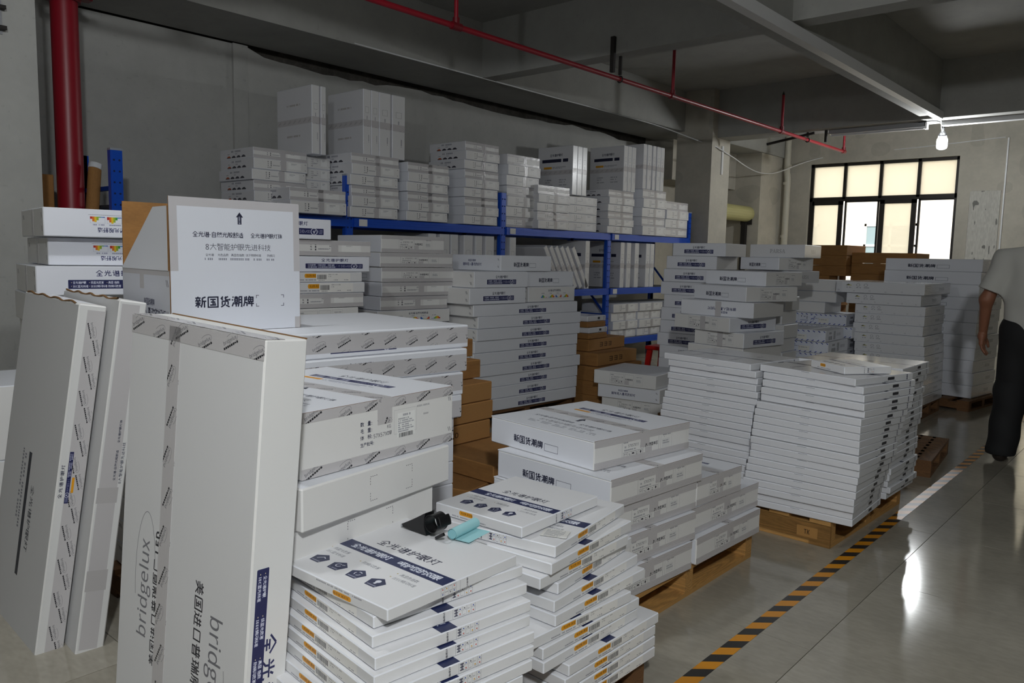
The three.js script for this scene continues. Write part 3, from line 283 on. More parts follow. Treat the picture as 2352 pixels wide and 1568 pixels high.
const FACES = {
  brand: faces(PR.info, PR.brand, PR.lid57, plainW), navyFront: faces(PR.navy, PR.marks, plainFace), navySide: faces(plainW, PR.navy, plainFace), navyLong: faces(PR.navyLong, PR.marks, plainFace),
  youngSide: faces(PR.brand, PR.young), youngDown: faces(plainW, PR.youngDown), brandBoth: faces(PR.info, PR.brand), infoSide: faces(PR.navy, PR.info), spectrum: faces(PR.spectrum, PR.marks), brandFront: faces(PR.brand, PR.young),
  qty: faces(PR.qty, PR.marks, PR.lid57, plainW), dash: faces(PR.dash, PR.marks, plainFace, plainW), plain: faces(plainW, plainW),
  shelf: faces(PR.shelfFront, PR.shelfSide), shelfBand: faces(PR.shelfFront, PR.shelfBand), shelfPlain: faces(PR.shelfFront, plainFace), spectrumDown: faces(PR.spectrumDown, PR.marks), navyBig: faces(PR.navyBig, PR.marks),
  thinA: faces(PR.table, PR.orangeCode, PR.thinTop), thinB: faces(PR.orangeCode, PR.table, PR.thinTop), thinDown: faces(PR.tableDown, PR.orangeDown, PR.thinTop), thinUp: faces(PR.table, PR.orange, PR.thinTop),
  flat: faces(PR.flatFront, PR.flatSide, PR.flatTop), blue: faces(PR.blueFront, PR.blueSide), icons: faces(PR.filmFront, PR.iconSide, PR.flatTop), film: faces(PR.filmFront, PR.brand), relief: faces(PR.relief, PR.relief),
  kraft: [M.kraft, M.kraft, M.kraft, M.kraft, M.kraft, M.kraft, M.kraft], kraftName: [M.kraft, M.kraft, M.kraft, M.kraft, PR.kraftName, M.kraft, M.kraft], kraftMark: [M.kraft, M.kraft, M.kraft, M.kraft, PR.kraftMark, M.kraft, M.kraft],
};
// ---------------------------------------------------------------- the room
const wallTex = noiseTex(512, (x, y) => { const n = fbm(x, y, 40), s = vnoise(x, y, 97, 47) > .93 ? .96 : 1, v = (.93 + .12 * (n - .45)) * s; return [186 * v, 186 * v, 182 * v]; });
const wallWarm = noiseTex(512, (x, y) => { const n = fbm(x, y, 50), st = vnoise(x, y, 7, 57) > .8 ? .95 : 1, v = (.92 + .18 * (n - .45)) * st; return [196 * v, 191 * v, 178 * v]; });
const wallBump = noiseTex(256, (x, y) => { const v = 255 * (vnoise(x, y, 40, 60) * .5 + vnoise(x, y, 120, 61) * .5); return [v, v, v]; }, false);
const concrete = noiseTex(256, (x, y) => { const n = fbm(x, y, 70), v = .55 + .6 * n; return [96 * v, 92 * v, 86 * v]; });
for (const t of [wallTex, wallWarm]) t.repeat.set(.4, .4);
const mWall = std({ map: wallTex, roughness: .9, bumpMap: wallBump, bumpScale: .0012 }), mWarm = std({ map: wallWarm, roughness: .9, bumpMap: wallBump, bumpScale: .0012 }), mRough = std({ map: concrete, roughness: 1, bumpMap: wallBump, bumpScale: .01 });
const mCeil = std({ map: wallTex, color: '#e6e6e4', roughness: .95 });
const tileTex = noiseTex(512, (x, y) => { const n = fbm(x, y, 80), f = vnoise(x * 1, y * 3, 30, 84), v = .93 + .12 * (n - .5) + .05 * (f - .5); return [172 * v, 166 * v, 152 * v]; });
const mTile = [0, 1, 2].map((k) => { const t = tileTex.clone(); t.repeat.set(1, 1); t.offset.set(k * .37, k * .61); t.needsUpdate = true; return std({ map: t, color: ['#ffffff', '#f6f5f2', '#fbfaf8'][k], roughness: .1 }); });

// floor: bed with recessed joints and 0.8 m polished tiles
const floor = struct('floor', boxM(-7, 6, -.2, -.004, -14.2, 5), std({ color: '#55524c', roughness: .9 }));
{
  const T = .8, geos = {}; const tg = (w, d) => geos[w + ',' + d] ??= (() => { const g = new THREE.BoxGeometry(w - .003, .004, d - .003); g.translate(0, -.002, 0); return g; })();
  const x0 = -.924, z0 = -2.64; let k = 0;
  for (let i = -8; i <= 8; i++) for (let j = -15; j <= 9; j++) {
    const xa = Math.max(-6.95, x0 + i * T), xb = Math.min(5.95, x0 + (i + 1) * T), za = Math.max(-13.98, z0 + j * T), zb = Math.min(4.95, z0 + (j + 1) * T);
    if (xb - xa < .05 || zb - za < .05) continue;
    const m = mesh('floor_tile', tg((xb - xa).toFixed(3) * 1, (zb - za).toFixed(3) * 1), mTile[(i * 7 + j * 3 + 300) % 3], floor); m.position.set((xa + xb) / 2, 0, (za + zb) / 2); k++;
  }
}
// slab, walls
struct('ceiling', boxM(-7.1, 6.2, 3.71, 3.95, -14.3, 5.2), mCeil);
struct('wall_left', boxM(-7.0, -6.85, 0, 3.71, -10.85, 5), mRough);
{ // rendered infill wall in front of it, with an uneven upper edge
  const sh = new THREE.Shape(); sh.moveTo(-5, 0); sh.lineTo(10.85, 0); sh.lineTo(10.85, 2.98);
  for (let z = 10.6; z > 3.9; z -= .16) sh.lineTo(z, 3.07 + .022 * Math.sin(z * 2.3) + rr(-.016, .016)); sh.lineTo(3.86, 3.14); sh.lineTo(-5, 3.14);
  const g = new THREE.ExtrudeGeometry(sh, { depth: .2, bevelEnabled: false }); g.rotateY(Math.PI / 2); g.translate(-6.85, 0, 0); // x = -6.85..-6.65, z = -shape x
  struct('wall_left_infill', g, mWall);
  struct('trim_1', boxM(-6.65, -6.62, 0, 3.14, -3.86, -3.72), mWall);
}
struct('wall_right', boxM(6, 6.2, 0, 3.71, -14.2, 5), mWall);
struct('wall_rear', boxM(-7, 6, 0, 3.71, 5, 5.2), mWall);
// columns
struct('column_far', boxM(-5.97, -5.41, 0, 3.71, -10.85, -10.3), mWarm);
struct('column_near', boxM(-6.65, -5.41, 0, 3.71, -1.76, -1.2), mWall);
// beams
struct('beam_side', boxM(-6.64, -5.85, 3.155, 3.71, -14, 5), mCeil);
for (const [z0, z1, y] of [[-6.28, -6.08, 3.155], [-10.85, -10.45, 3.05], [-1.8, -1.4, 3.05], [2.5, 2.7, 3.155]]) struct(numbered('beam_cross'), boxM(-5.85, 6, y, 3.71, z0, z1), mCeil);
for (const x of [-2.77, .5, 3.7]) struct(numbered('beam_long'), boxM(x, x + .2, 3.08, 3.71, -10.45, 5), mCeil);
// far wall with two window openings
const W1 = [-5.44, -3.10, .95, 3.03], W2 = [-2.08, .26, .95, 3.03];
struct('wall_far', merge([boxM(-7, W1[0], 0, 3.71, -14.2, -14), boxM(W1[1], W2[0], 0, 3.71, -14.2, -14), boxM(W2[1], 6, 0, 3.71, -14.2, -14), boxM(W1[0], W1[1], 0, W1[2], -14.2, -14), boxM(W1[0], W1[1], W1[3], 3.71, -14.2, -14), boxM(W2[0], W2[1], 0, W2[2], -14.2, -14), boxM(W2[0], W2[1], W2[3], 3.71, -14.2, -14)]), mWarm);
// pier in the far left corner and the recess with the roller shutter
struct('wall_corner_pier', boxM(-6.6, -5.89, 0, 3.71, -14, -13.0), mWarm);
struct('wall_recess', boxM(-7.0, -6.85, 0, 3.71, -14.2, -10.85), mWarm);
struct('wall_recess_head', boxM(-6.85, -6.35, 2.55, 3.71, -13, -10.85), mWarm);
const mFrame = std({ color: '#2b2724', roughness: .5, metalness: .3 }), mClear = phys({ color: '#ffffff', transmission: 1, thickness: 0, roughness: 0, ior: 1.45 }), mFrost = phys({ color: '#f4f1e8', transmission: .92, thickness: 0, roughness: .85 });
function windowUnit(name, [x0, x1, y0, y1], frosted) {
  const g = new THREE.Group(); g.name = name; g.userData.kind = 'structure'; scene.add(g);
  const z = -14.1, f = .05, rail = 2.42, n = 4, s = (x1 - x0) / n, F = [];
  F.push(boxG(x0, x1, y0, y0 + f, z - .04, z + .04), boxG(x0, x1, y1 - f, y1, z - .04, z + .04), boxG(x0, x0 + f, y0, y1, z - .04, z + .04), boxG(x1 - f, x1, y0, y1, z - .04, z + .04), boxG(x0, x1, rail - .035, rail + .035, z - .04, z + .04));
  for (let i = 1; i < n; i++) F.push(boxG(x0 + i * s - .025, x0 + i * s + .025, rail, y1, z - .04, z + .04));
  mesh('window_frame', merge(F), mFrame, g);
  for (let i = 0; i < n; i++) mesh('pane', boxG(x0 + i * s + .02, x0 + (i + 1) * s - .02, rail + .03, y1 - .04, z - .004, z + .002), mFrost, g);
  for (let i = 0; i < n; i++) {
    const a = x0 + i * s + .01, b = x0 + (i + 1) * s - .01, zz = z + (frosted[i] ? .02 : -.015), w = frosted[i] ? .075 : .03;
    const sash = mesh('sash', merge([boxG(a, a + w, y0 + .05, rail - .03, zz - .018, zz + .018), boxG(b - w, b, y0 + .05, rail - .03, zz - .018, zz + .018), boxG(a, b, y0 + .05, y0 + .05 + w, zz - .018, zz + .018), boxG(a, b, rail - .03 - w * .9, rail - .03, zz - .018, zz + .018)]), mFrame, g);
    mesh('pane', boxG(a + w - .005, b - w + .005, y0 + .05 + w - .005, rail - .03 - w * .9 + .005, zz - .003, zz + .003), frosted[i] ? mFrost : mClear, sash);
  }
  mesh('sill', boxG(x0 - .05, x1 + .05, y0 - .04, y0, -14.2, -13.93), mWarm, g);
  return g;
}
windowUnit('window_1', W1, [1, 0, 1, 0]);
windowUnit('window_2', W2, [1, 0, 1, 0]);

// yellow and black floor tape: each chequer its own strip
const stripe = thing('floor_marking_tape', 'yellow and black striped marking tape running along the tiled floor', 'floor tape');
{
  const shapeG = (w, l, s) => { const sh = new THREE.Shape(); sh.moveTo(-w / 2, 0); sh.lineTo(w / 2, s); sh.lineTo(w / 2, s + l); sh.lineTo(-w / 2, l); const g = new THREE.ExtrudeGeometry(sh, { depth: .0006, bevelEnabled: false }); g.rotateX(-Math.PI / 2); return g; };
  const l = .065, g = shapeG(.056, l, .05), mats = [std({ color: '#d8901c', roughness: .35 }), std({ color: '#2c2b2a', roughness: .35 })];
  let i = 0; for (let z = -1.2; z > -13.6; z -= l, i++) { const m = mesh(i % 2 ? 'black_band' : 'yellow_band', g, mats[i % 2], stripe); m.position.set(-1.132, .0003, z); }
}
// ---------------------------------------------------------------- stacks: nearest corner x, z, turn, base height, h, w, d of every carton, top to bottom
const STACKS = {
  qtyStack: [[-1.628, -1.075, 1.661, 0.769, 0.17, 0.57, 0.57], [-1.572, -1.041, 1.714, 0.659, 0.11, 0.57, 0.57], [-1.595, -0.978, 1.68, 0.549, 0.11, 0.57, 0.57], [-1.72, -1.06, 1.66, 0.439, 0.11, 0.57, 0.57], [-1.71, -1.06, 1.66, 0.329, 0.11, 0.57, 0.57], [-1.72, -1.06, 1.66, 0.219, 0.11, 0.57, 0.57], [-1.71, -1.06, 1.66, 0.109, 0.11, 0.57, 0.57]],
  longTaped: [[-2.373, -1.231, 1.478, 0.952, 0.093, 1.08, 0.77], [-2.348, -1.202, 1.478, 0.859, 0.093, 1.08, 0.77], [-2.339, -1.172, 1.478, 0.766, 0.093, 1.08, 0.77], [-2.341, -1.168, 1.478, 0.673, 0.093, 1.08, 0.77], [-2.363, -1.146, 1.478, 0.58, 0.093, 1.08, 0.77], [-2.363, -1.146, 1.478, 0.487, 0.093, 1.08, 0.77], [-2.363, -1.146, 1.478, 0.394, 0.093, 1.08, 0.77], [-2.363, -1.146, 1.478, 0.301, 0.093, 1.08, 0.77], [-2.363, -1.146, 1.478, 0.208, 0.093, 1.08, 0.77], [-2.363, -1.146, 1.478, 0.115, 0.093, 1.08, 0.77]],
  brandStack: [[-1.597, -2.27, 1.453, 0.568, 0.11, 0.57, 0.57], [-1.49, -2.225, 1.5, 0.458, 0.11, 0.58, 0.57], [-1.501, -2.209, 1.49, 0.348, 0.11, 0.57, 0.57], [-1.481, -2.176, 1.49, 0.238, 0.11, 0.57, 0.57], [-1.461, -2.14, 1.51, 0.128, 0.11, 0.57, 0.57]],
  brandSide: [[-1.462, -2.792, 1.5, 0.348, 0.11, 0.35, 0.57], [-1.459, -2.759, 1.53, 0.238, 0.11, 0.56, 0.57], [-1.428, -2.747, 1.545, 0.128, 0.11, 0.554, 0.57]],
  flatFront: [[-1.154, -3.643, 1.3, 0.78, 0.034, 0.46, 0.53], [-1.12, -3.652, 1.355, 0.746, 0.034, 0.46, 0.53], [-1.11, -3.636, 1.371, 0.712, 0.034, 0.46, 0.53], [-1.101, -3.614, 1.386, 0.678, 0.034, 0.46, 0.53], [-1.101, -3.628, 1.401, 0.644, 0.034, 0.46, 0.53], [-1.107, -3.606, 1.416, 0.609, 0.034, 0.46, 0.53], [-1.108, -3.605, 1.432, 0.575, 0.034, 0.46, 0.53], [-1.11, -3.611, 1.447, 0.541, 0.034, 0.46, 0.53], [-1.11, -3.615, 1.462, 0.507, 0.034, 0.46, 0.53], [-1.111, -3.619, 1.478, 0.473, 0.034, 0.46, 0.53], [-1.108, -3.611, 1.493, 0.438, 0.034, 0.46, 0.53], [-1.102, -3.616, 1.508, 0.404, 0.034, 0.46, 0.53], [-1.105, -3.626, 1.524, 0.37, 0.034, 0.46, 0.53], [-1.109, -3.624, 1.539, 0.336, 0.034, 0.46, 0.53], [-1.115, -3.63, 1.554, 0.302, 0.034, 0.46, 0.53], [-1.115, -3.631, 1.569, 0.267, 0.034, 0.46, 0.53], [-1.121, -3.633, 1.585, 0.233, 0.034, 0.46, 0.53], [-1.123, -3.64, 1.6, 0.199, 0.034, 0.46, 0.53], [-1.13, -3.653, 1.6, 0.165, 0.034, 0.46, 0.53], [-1.129, -3.655, 1.6, 0.131, 0.034, 0.46, 0.53]],
  flatLeft: [[-1.696, -3.741, 1.42, 0.78, 0.034, 0.46, 0.55], [-1.664, -3.737, 1.427, 0.746, 0.034, 0.46, 0.55], [-1.659, -3.75, 1.435, 0.712, 0.034, 0.46, 0.55], [-1.656, -3.731, 1.442, 0.678, 0.034, 0.46, 0.55], [-1.646, -3.73, 1.449, 0.644, 0.034, 0.46, 0.55], [-1.652, -3.739, 1.457, 0.609, 0.034, 0.46, 0.55], [-1.662, -3.731, 1.464, 0.575, 0.034, 0.46, 0.55], [-1.663, -3.723, 1.472, 0.541, 0.034, 0.46, 0.55], [-1.663, -3.721, 1.479, 0.507, 0.034, 0.46, 0.55], [-1.665, -3.715, 1.486, 0.473, 0.034, 0.46, 0.55], [-1.665, -3.712, 1.494, 0.438, 0.034, 0.46, 0.55], [-1.655, -3.711, 1.501, 0.404, 0.034, 0.46, 0.55], [-1.662, -3.721, 1.508, 0.37, 0.034, 0.46, 0.55], [-1.661, -3.707, 1.516, 0.336, 0.034, 0.46, 0.55], [-1.677, -3.708, 1.523, 0.302, 0.034, 0.46, 0.55], [-1.678, -3.709, 1.531, 0.267, 0.034, 0.46, 0.55], [-1.677, -3.708, 1.538, 0.233, 0.034, 0.46, 0.55], [-1.682, -3.709, 1.545, 0.199, 0.034, 0.46, 0.55], [-1.68, -3.695, 1.553, 0.165, 0.034, 0.46, 0.55], [-1.693, -3.702, 1.56, 0.131, 0.034, 0.46, 0.55]],
  flatBack: [[-1.104, -4.186, 1.55, 0.78, 0.034, 0.45, 0.53], [-1.105, -4.202, 1.55, 0.746, 0.034, 0.45, 0.53], [-1.111, -4.186, 1.55, 0.712, 0.034, 0.45, 0.53], [-1.122, -4.166, 1.55, 0.678, 0.034, 0.45, 0.53], [-1.114, -4.181, 1.55, 0.644, 0.034, 0.45, 0.53], [-1.118, -4.161, 1.55, 0.609, 0.034, 0.45, 0.53], [-1.121, -4.16, 1.55, 0.575, 0.034, 0.45, 0.53], [-1.116, -4.168, 1.55, 0.541, 0.034, 0.45, 0.53], [-1.116, -4.173, 1.55, 0.507, 0.034, 0.45, 0.53], [-1.122, -4.177, 1.55, 0.473, 0.034, 0.45, 0.53], [-1.132, -4.169, 1.55, 0.438, 0.034, 0.45, 0.53], [-1.134, -4.175, 1.55, 0.404, 0.034, 0.45, 0.53], [-1.13, -4.185, 1.55, 0.37, 0.034, 0.45, 0.53], [-1.13, -4.184, 1.55, 0.336, 0.034, 0.45, 0.53], [-1.14, -4.19, 1.55, 0.302, 0.034, 0.45, 0.53], [-1.126, -4.191, 1.55, 0.267, 0.034, 0.45, 0.53], [-1.132, -4.193, 1.55, 0.233, 0.034, 0.45, 0.53], [-1.14, -4.2, 1.55, 0.199, 0.034, 0.45, 0.53], [-1.129, -4.213, 1.55, 0.165, 0.034, 0.45, 0.53], [-1.147, -4.215, 1.55, 0.131, 0.034, 0.45, 0.53]],
  thinNear: [[-1.235, -1.024, 1.585, 0.558, 0.029, 0.42, 0.42], [-1.276, -1.02, 1.47, 0.53, 0.029, 0.44, 0.44], [-1.256, -1.001, 1.44, 0.5, 0.029, 0.44, 0.44], [-1.223, -0.982, 1.45, 0.471, 0.029, 0.44, 0.44], [-1.209, -0.968, 1.46, 0.442, 0.029, 0.44, 0.44], [-1.188, -0.956, 1.45, 0.413, 0.029, 0.44, 0.44], [-1.181, -0.947, 1.45, 0.384, 0.029, 0.44, 0.44], [-1.168, -0.936, 1.47, 0.354, 0.029, 0.44, 0.44], [-1.172, -0.908, 1.47, 0.325, 0.029, 0.44, 0.44], [-1.172, -0.902, 1.47, 0.296, 0.029, 0.44, 0.44], [-1.167, -0.893, 1.47, 0.267, 0.029, 0.44, 0.44], [-1.158, -0.902, 1.47, 0.238, 0.029, 0.44, 0.44], [-1.167, -0.901, 1.47, 0.208, 0.029, 0.44, 0.44], [-1.177, -0.898, 1.47, 0.179, 0.029, 0.44, 0.44], [-1.176, -0.895, 1.47, 0.15, 0.029, 0.44, 0.44], [-1.177, -0.899, 1.47, 0.121, 0.029, 0.44, 0.44], [-1.168, -0.895, 1.47, 0.092, 0.029, 0.44, 0.44]],
  thinFar: [[-1.359, -1.6, 1.618, 0.557, 0.033, 0.386, 0.33], [-1.26, -1.625, 1.733, 0.521, 0.034, 0.45, 0.42], [-1.246, -1.592, 1.659, 0.486, 0.034, 0.45, 0.42], [-1.259, -1.561, 1.609, 0.451, 0.034, 0.45, 0.42], [-1.255, -1.635, 1.691, 0.416, 0.034, 0.45, 0.42], [-1.24, -1.601, 1.625, 0.381, 0.034, 0.45, 0.42], [-1.23, -1.595, 1.579, 0.346, 0.034, 0.45, 0.42], [-1.238, -1.491, 1.516, 0.311, 0.034, 0.45, 0.42], [-1.225, -1.539, 1.547, 0.276, 0.034, 0.45, 0.42], [-1.219, -1.536, 1.569, 0.241, 0.034, 0.45, 0.42], [-1.201, -1.623, 1.556, 0.206, 0.034, 0.45, 0.42], [-1.202, -1.609, 1.556, 0.171, 0.034, 0.45, 0.42], [-1.201, -1.608, 1.556, 0.136, 0.034, 0.45, 0.42], [-1.2, -1.608, 1.556, 0.101, 0.034, 0.45, 0.42]],
  leftStack: [[-3.9, -1.265, 1.42, 1.373, 0.13, 0.57, 0.57], [-3.98, -1.305, 1.41, 1.243, 0.128, 0.57, 0.57], [-3.93, -1.235, 1.4, 1.106, 0.135, 0.62, 0.62], [-4.0, -1.25, 1.42, 0.966, 0.14, 0.57, 0.57], [-3.98, -1.26, 1.42, 0.826, 0.14, 0.57, 0.57], [-3.96, -1.25, 1.42, 0.686, 0.14, 0.57, 0.57], [-4.0, -1.26, 1.42, 0.546, 0.14, 0.57, 0.57], [-3.98, -1.25, 1.42, 0.406, 0.14, 0.57, 0.57], [-3.96, -1.26, 1.42, 0.266, 0.14, 0.57, 0.57], [-4.0, -1.25, 1.42, 0.126, 0.14, 0.57, 0.57]],
  standOne: [[-4.04, -2.3, 1.5, 1.402, 0.12, 0.57, 0.57], [-4.04, -2.6, 1.5, 1.305, 0.095, 0.57, 0.57], [-4.04, -2.591, 1.5, 1.209, 0.094, 0.57, 0.57], [-4.04, -2.532, 1.5, 1.147, 0.061, 0.57, 0.57], [-4.04, -2.554, 1.5, 1.081, 0.065, 0.57, 0.57], [-4.04, -2.543, 1.5, 0.992, 0.088, 0.57, 0.57], [-4.04, -2.504, 1.5, 0.88, 0.11, 0.57, 0.57], [-4.04, -2.504, 1.5, 0.77, 0.11, 0.57, 0.57], [-4.04, -2.484, 1.5, 0.66, 0.11, 0.57, 0.57], [-4.04, -2.504, 1.5, 0.55, 0.11, 0.57, 0.57], [-4.04, -2.484, 1.5, 0.44, 0.11, 0.57, 0.57], [-4.04, -2.504, 1.5, 0.33, 0.11, 0.57, 0.57], [-4.04, -2.484, 1.5, 0.22, 0.11, 0.57, 0.57], [-4.04, -2.504, 1.5, 0.11, 0.11, 0.57, 0.57]],
  standTwo: [[-4.4, -3.579, 1.5, 1.335, 0.123, 0.572, 0.57], [-4.4, -3.569, 1.5, 1.231, 0.103, 0.666, 0.57], [-4.4, -3.582, 1.5, 1.124, 0.105, 0.663, 0.57], [-4.4, -3.585, 1.5, 1.022, 0.1, 0.653, 0.57], [-4.4, -3.572, 1.5, 0.922, 0.098, 0.616, 0.57], [-4.4, -3.547, 1.5, 0.82, 0.1, 0.665, 0.57], [-4.4, -3.547, 1.5, 0.72, 0.1, 0.6, 0.57], [-4.4, -3.527, 1.5, 0.62, 0.1, 0.6, 0.57], [-4.4, -3.547, 1.5, 0.52, 0.1, 0.6, 0.57], [-4.4, -3.527, 1.5, 0.42, 0.1, 0.6, 0.57], [-4.4, -3.547, 1.5, 0.32, 0.1, 0.6, 0.57], [-4.4, -3.527, 1.5, 0.22, 0.1, 0.6, 0.57], [-4.4, -3.547, 1.5, 0.12, 0.1, 0.6, 0.57]],
  longStack: [[-4.117, -4.229, 1.509, 0.865, 0.092, 1.2, 0.6], [-4.111, -4.274, 1.509, 0.773, 0.092, 1.2, 0.6], [-4.105, -4.259, 1.509, 0.68, 0.092, 1.2, 0.6], [-4.117, -4.244, 1.509, 0.588, 0.092, 1.2, 0.6], [-4.111, -4.229, 1.509, 0.495, 0.092, 1.2, 0.6], [-4.105, -4.274, 1.509, 0.403, 0.092, 1.2, 0.6], [-4.117, -4.259, 1.509, 0.31, 0.092, 1.2, 0.6], [-4.111, -4.244, 1.509, 0.218, 0.092, 1.2, 0.6], [-4.105, -4.229, 1.509, 0.125, 0.092, 1.2, 0.6]],
  longStackTop: [[-4.11, -4.515, 1.51, 1.209, 0.124, 0.579, 0.57], [-4.11, -4.224, 1.51, 1.084, 0.124, 0.573, 0.57], [-4.11, -4.831, 1.51, 1.084, 0.124, 0.567, 0.57], [-4.11, -4.179, 1.51, 0.959, 0.124, 0.6, 0.57], [-4.11, -4.852, 1.51, 0.959, 0.124, 0.573, 0.57]],
  kraftColumn: [[-3.023, -2.679, 1.6, 0.771, 0.098, 0.44, 0.42], [-2.916, -2.631, 1.6, 0.671, 0.098, 0.44, 0.42], [-2.794, -2.593, 1.6, 0.571, 0.098, 0.44, 0.42], [-2.785, -2.594, 1.6, 0.472, 0.098, 0.44, 0.42], [-2.78, -2.57, 1.6, 0.372, 0.098, 0.44, 0.42]],
  pileBack: [[-3.192, -6.415, 1.66, 1.361, 0.117, 0.5, 0.5], [-3.27, -6.413, 1.66, 1.244, 0.117, 0.5, 0.48], [-3.276, -6.415, 1.66, 1.126, 0.117, 0.5, 0.5], [-3.299, -6.395, 1.62, 1.008, 0.117, 0.5, 0.5], [-3.262, -6.395, 1.62, 0.891, 0.117, 0.5, 0.5], [-3.285, -6.395, 1.62, 0.774, 0.117, 0.5, 0.5], [-3.288, -6.395, 1.62, 0.656, 0.117, 0.5, 0.5], [-3.315, -6.395, 1.62, 0.538, 0.117, 0.5, 0.5], [-3.288, -6.395, 1.62, 0.421, 0.117, 0.5, 0.5], [-3.291, -6.395, 1.62, 0.304, 0.117, 0.5, 0.5], [-3.276, -6.395, 1.62, 0.186, 0.117, 0.5, 0.5], [-3.275, -6.395, 1.62, 0.068, 0.117, 0.5, 0.5]],
  pileFront: [[-2.53, -5.77, 1.4, 1.138, 0.112, 0.5, 0.56], [-2.58, -5.55, 1.237, 1.022, 0.115, 0.55, 0.56], [-2.52, -5.56, 1.528, 0.902, 0.118, 0.5, 0.62], [-2.67, -5.49, 1.33, 0.79, 0.112, 0.55, 0.56], [-2.57, -5.53, 1.42, 0.675, 0.115, 0.55, 0.45], [-2.58, -5.55, 1.45, 0.56, 0.115, 0.55, 0.5], [-2.58, -5.55, 1.45, 0.445, 0.115, 0.55, 0.5], [-2.58, -5.55, 1.45, 0.33, 0.115, 0.55, 0.5], [-2.58, -5.55, 1.45, 0.215, 0.115, 0.55, 0.5], [-2.58, -5.55, 1.45, 0.1, 0.115, 0.55, 0.5]],
  pileRight: [[-2.5, -6.42, 1.62, 1.362, 0.108, 0.42, 0.46], [-2.66, -6.3, 1.25, 1.257, 0.105, 0.42, 0.42], [-2.6, -6.36, 1.32, 1.155, 0.1, 0.42, 0.42], [-2.62, -6.33, 1.57, 1.04, 0.115, 0.3, 0.44], [-2.6, -6.33, 1.57, 0.925, 0.115, 0.3, 0.44], [-2.62, -6.33, 1.57, 0.81, 0.115, 0.3, 0.44], [-2.6, -6.33, 1.57, 0.695, 0.115, 0.3, 0.44], [-2.62, -6.33, 1.57, 0.58, 0.115, 0.3, 0.44], [-2.6, -6.33, 1.57, 0.465, 0.115, 0.3, 0.44], [-2.62, -6.33, 1.57, 0.35, 0.115, 0.3, 0.44], [-2.6, -6.33, 1.57, 0.235, 0.115, 0.3, 0.44], [-2.62, -6.33, 1.57, 0.12, 0.115, 0.3, 0.44]],  shelfA: [[-5.792, -3.413, 1.571, 2.065, 0.086, 0.498, 0.52], [-5.768, -3.403, 1.571, 1.979, 0.086, 0.498, 0.52], [-5.78, -3.393, 1.571, 1.893, 0.086, 0.498, 0.52], [-5.792, -3.413, 1.571, 1.807, 0.086, 0.498, 0.52], [-5.768, -3.403, 1.571, 1.721, 0.086, 0.498, 0.52], [-5.78, -3.393, 1.571, 1.635, 0.086, 0.498, 0.52]],
  shelfAfront: [[-5.512, -3.562, 1.571, 1.735, 0.1, 0.539, 0.52], [-5.488, -3.552, 1.571, 1.635, 0.1, 0.539, 0.52]],
  shelfB: [[-5.612, -4.234, 1.571, 2.093, 0.092, 0.53, 0.52], [-5.588, -4.224, 1.571, 2.001, 0.092, 0.53, 0.52], [-5.6, -4.214, 1.571, 1.91, 0.092, 0.53, 0.52], [-5.612, -4.234, 1.571, 1.818, 0.092, 0.53, 0.52], [-5.588, -4.224, 1.571, 1.727, 0.092, 0.53, 0.52], [-5.6, -4.214, 1.571, 1.635, 0.092, 0.53, 0.52]],
  shelfC: [[-5.612, -4.87, 1.571, 2.08, 0.089, 0.521, 0.52], [-5.588, -4.86, 1.571, 1.991, 0.089, 0.521, 0.52], [-5.6, -4.85, 1.571, 1.902, 0.089, 0.521, 0.52], [-5.612, -4.87, 1.571, 1.813, 0.089, 0.521, 0.52], [-5.588, -4.86, 1.571, 1.724, 0.089, 0.521, 0.52], [-5.6, -4.85, 1.571, 1.635, 0.089, 0.521, 0.52]],
  shelfD: [[-5.612, -5.613, 1.571, 2.356, 0.09, 0.489, 0.52], [-5.588, -5.603, 1.571, 2.266, 0.09, 0.489, 0.52], [-5.6, -5.593, 1.571, 2.176, 0.09, 0.489, 0.52], [-5.612, -5.613, 1.571, 2.086, 0.09, 0.489, 0.52], [-5.588, -5.603, 1.571, 1.996, 0.09, 0.489, 0.52], [-5.6, -5.593, 1.571, 1.905, 0.09, 0.489, 0.52], [-5.612, -5.613, 1.571, 1.815, 0.09, 0.489, 0.52], [-5.588, -5.603, 1.571, 1.725, 0.09, 0.489, 0.52], [-5.6, -5.593, 1.571, 1.635, 0.09, 0.489, 0.52]],
  shelfE: [[-5.672, -6.302, 1.571, 2.292, 0.11, 0.537, 0.52], [-5.648, -6.292, 1.571, 2.183, 0.11, 0.537, 0.52], [-5.66, -6.282, 1.571, 2.073, 0.11, 0.537, 0.52], [-5.672, -6.302, 1.571, 1.964, 0.11, 0.537, 0.52], [-5.648, -6.292, 1.571, 1.854, 0.11, 0.537, 0.52], [-5.66, -6.282, 1.571, 1.745, 0.11, 0.537, 0.52], [-5.672, -6.302, 1.571, 1.635, 0.11, 0.537, 0.52]],
  shelfF: [[-5.612, -6.745, 1.571, 2.017, 0.095, 0.572, 0.52], [-5.588, -6.735, 1.571, 1.921, 0.095, 0.572, 0.52], [-5.6, -6.725, 1.571, 1.826, 0.095, 0.572, 0.52], [-5.612, -6.745, 1.571, 1.73, 0.095, 0.572, 0.52], [-5.588, -6.735, 1.571, 1.635, 0.095, 0.572, 0.52]],
  shelfG: [[-5.612, -8.099, 1.571, 2.077, 0.088, 0.559, 0.52], [-5.588, -8.089, 1.571, 1.988, 0.088, 0.559, 0.52], [-5.6, -8.079, 1.571, 1.9, 0.088, 0.559, 0.52], [-5.612, -8.099, 1.571, 1.812, 0.088, 0.559, 0.52], [-5.588, -8.089, 1.571, 1.723, 0.088, 0.559, 0.52], [-5.6, -8.079, 1.571, 1.635, 0.088, 0.559, 0.52]],
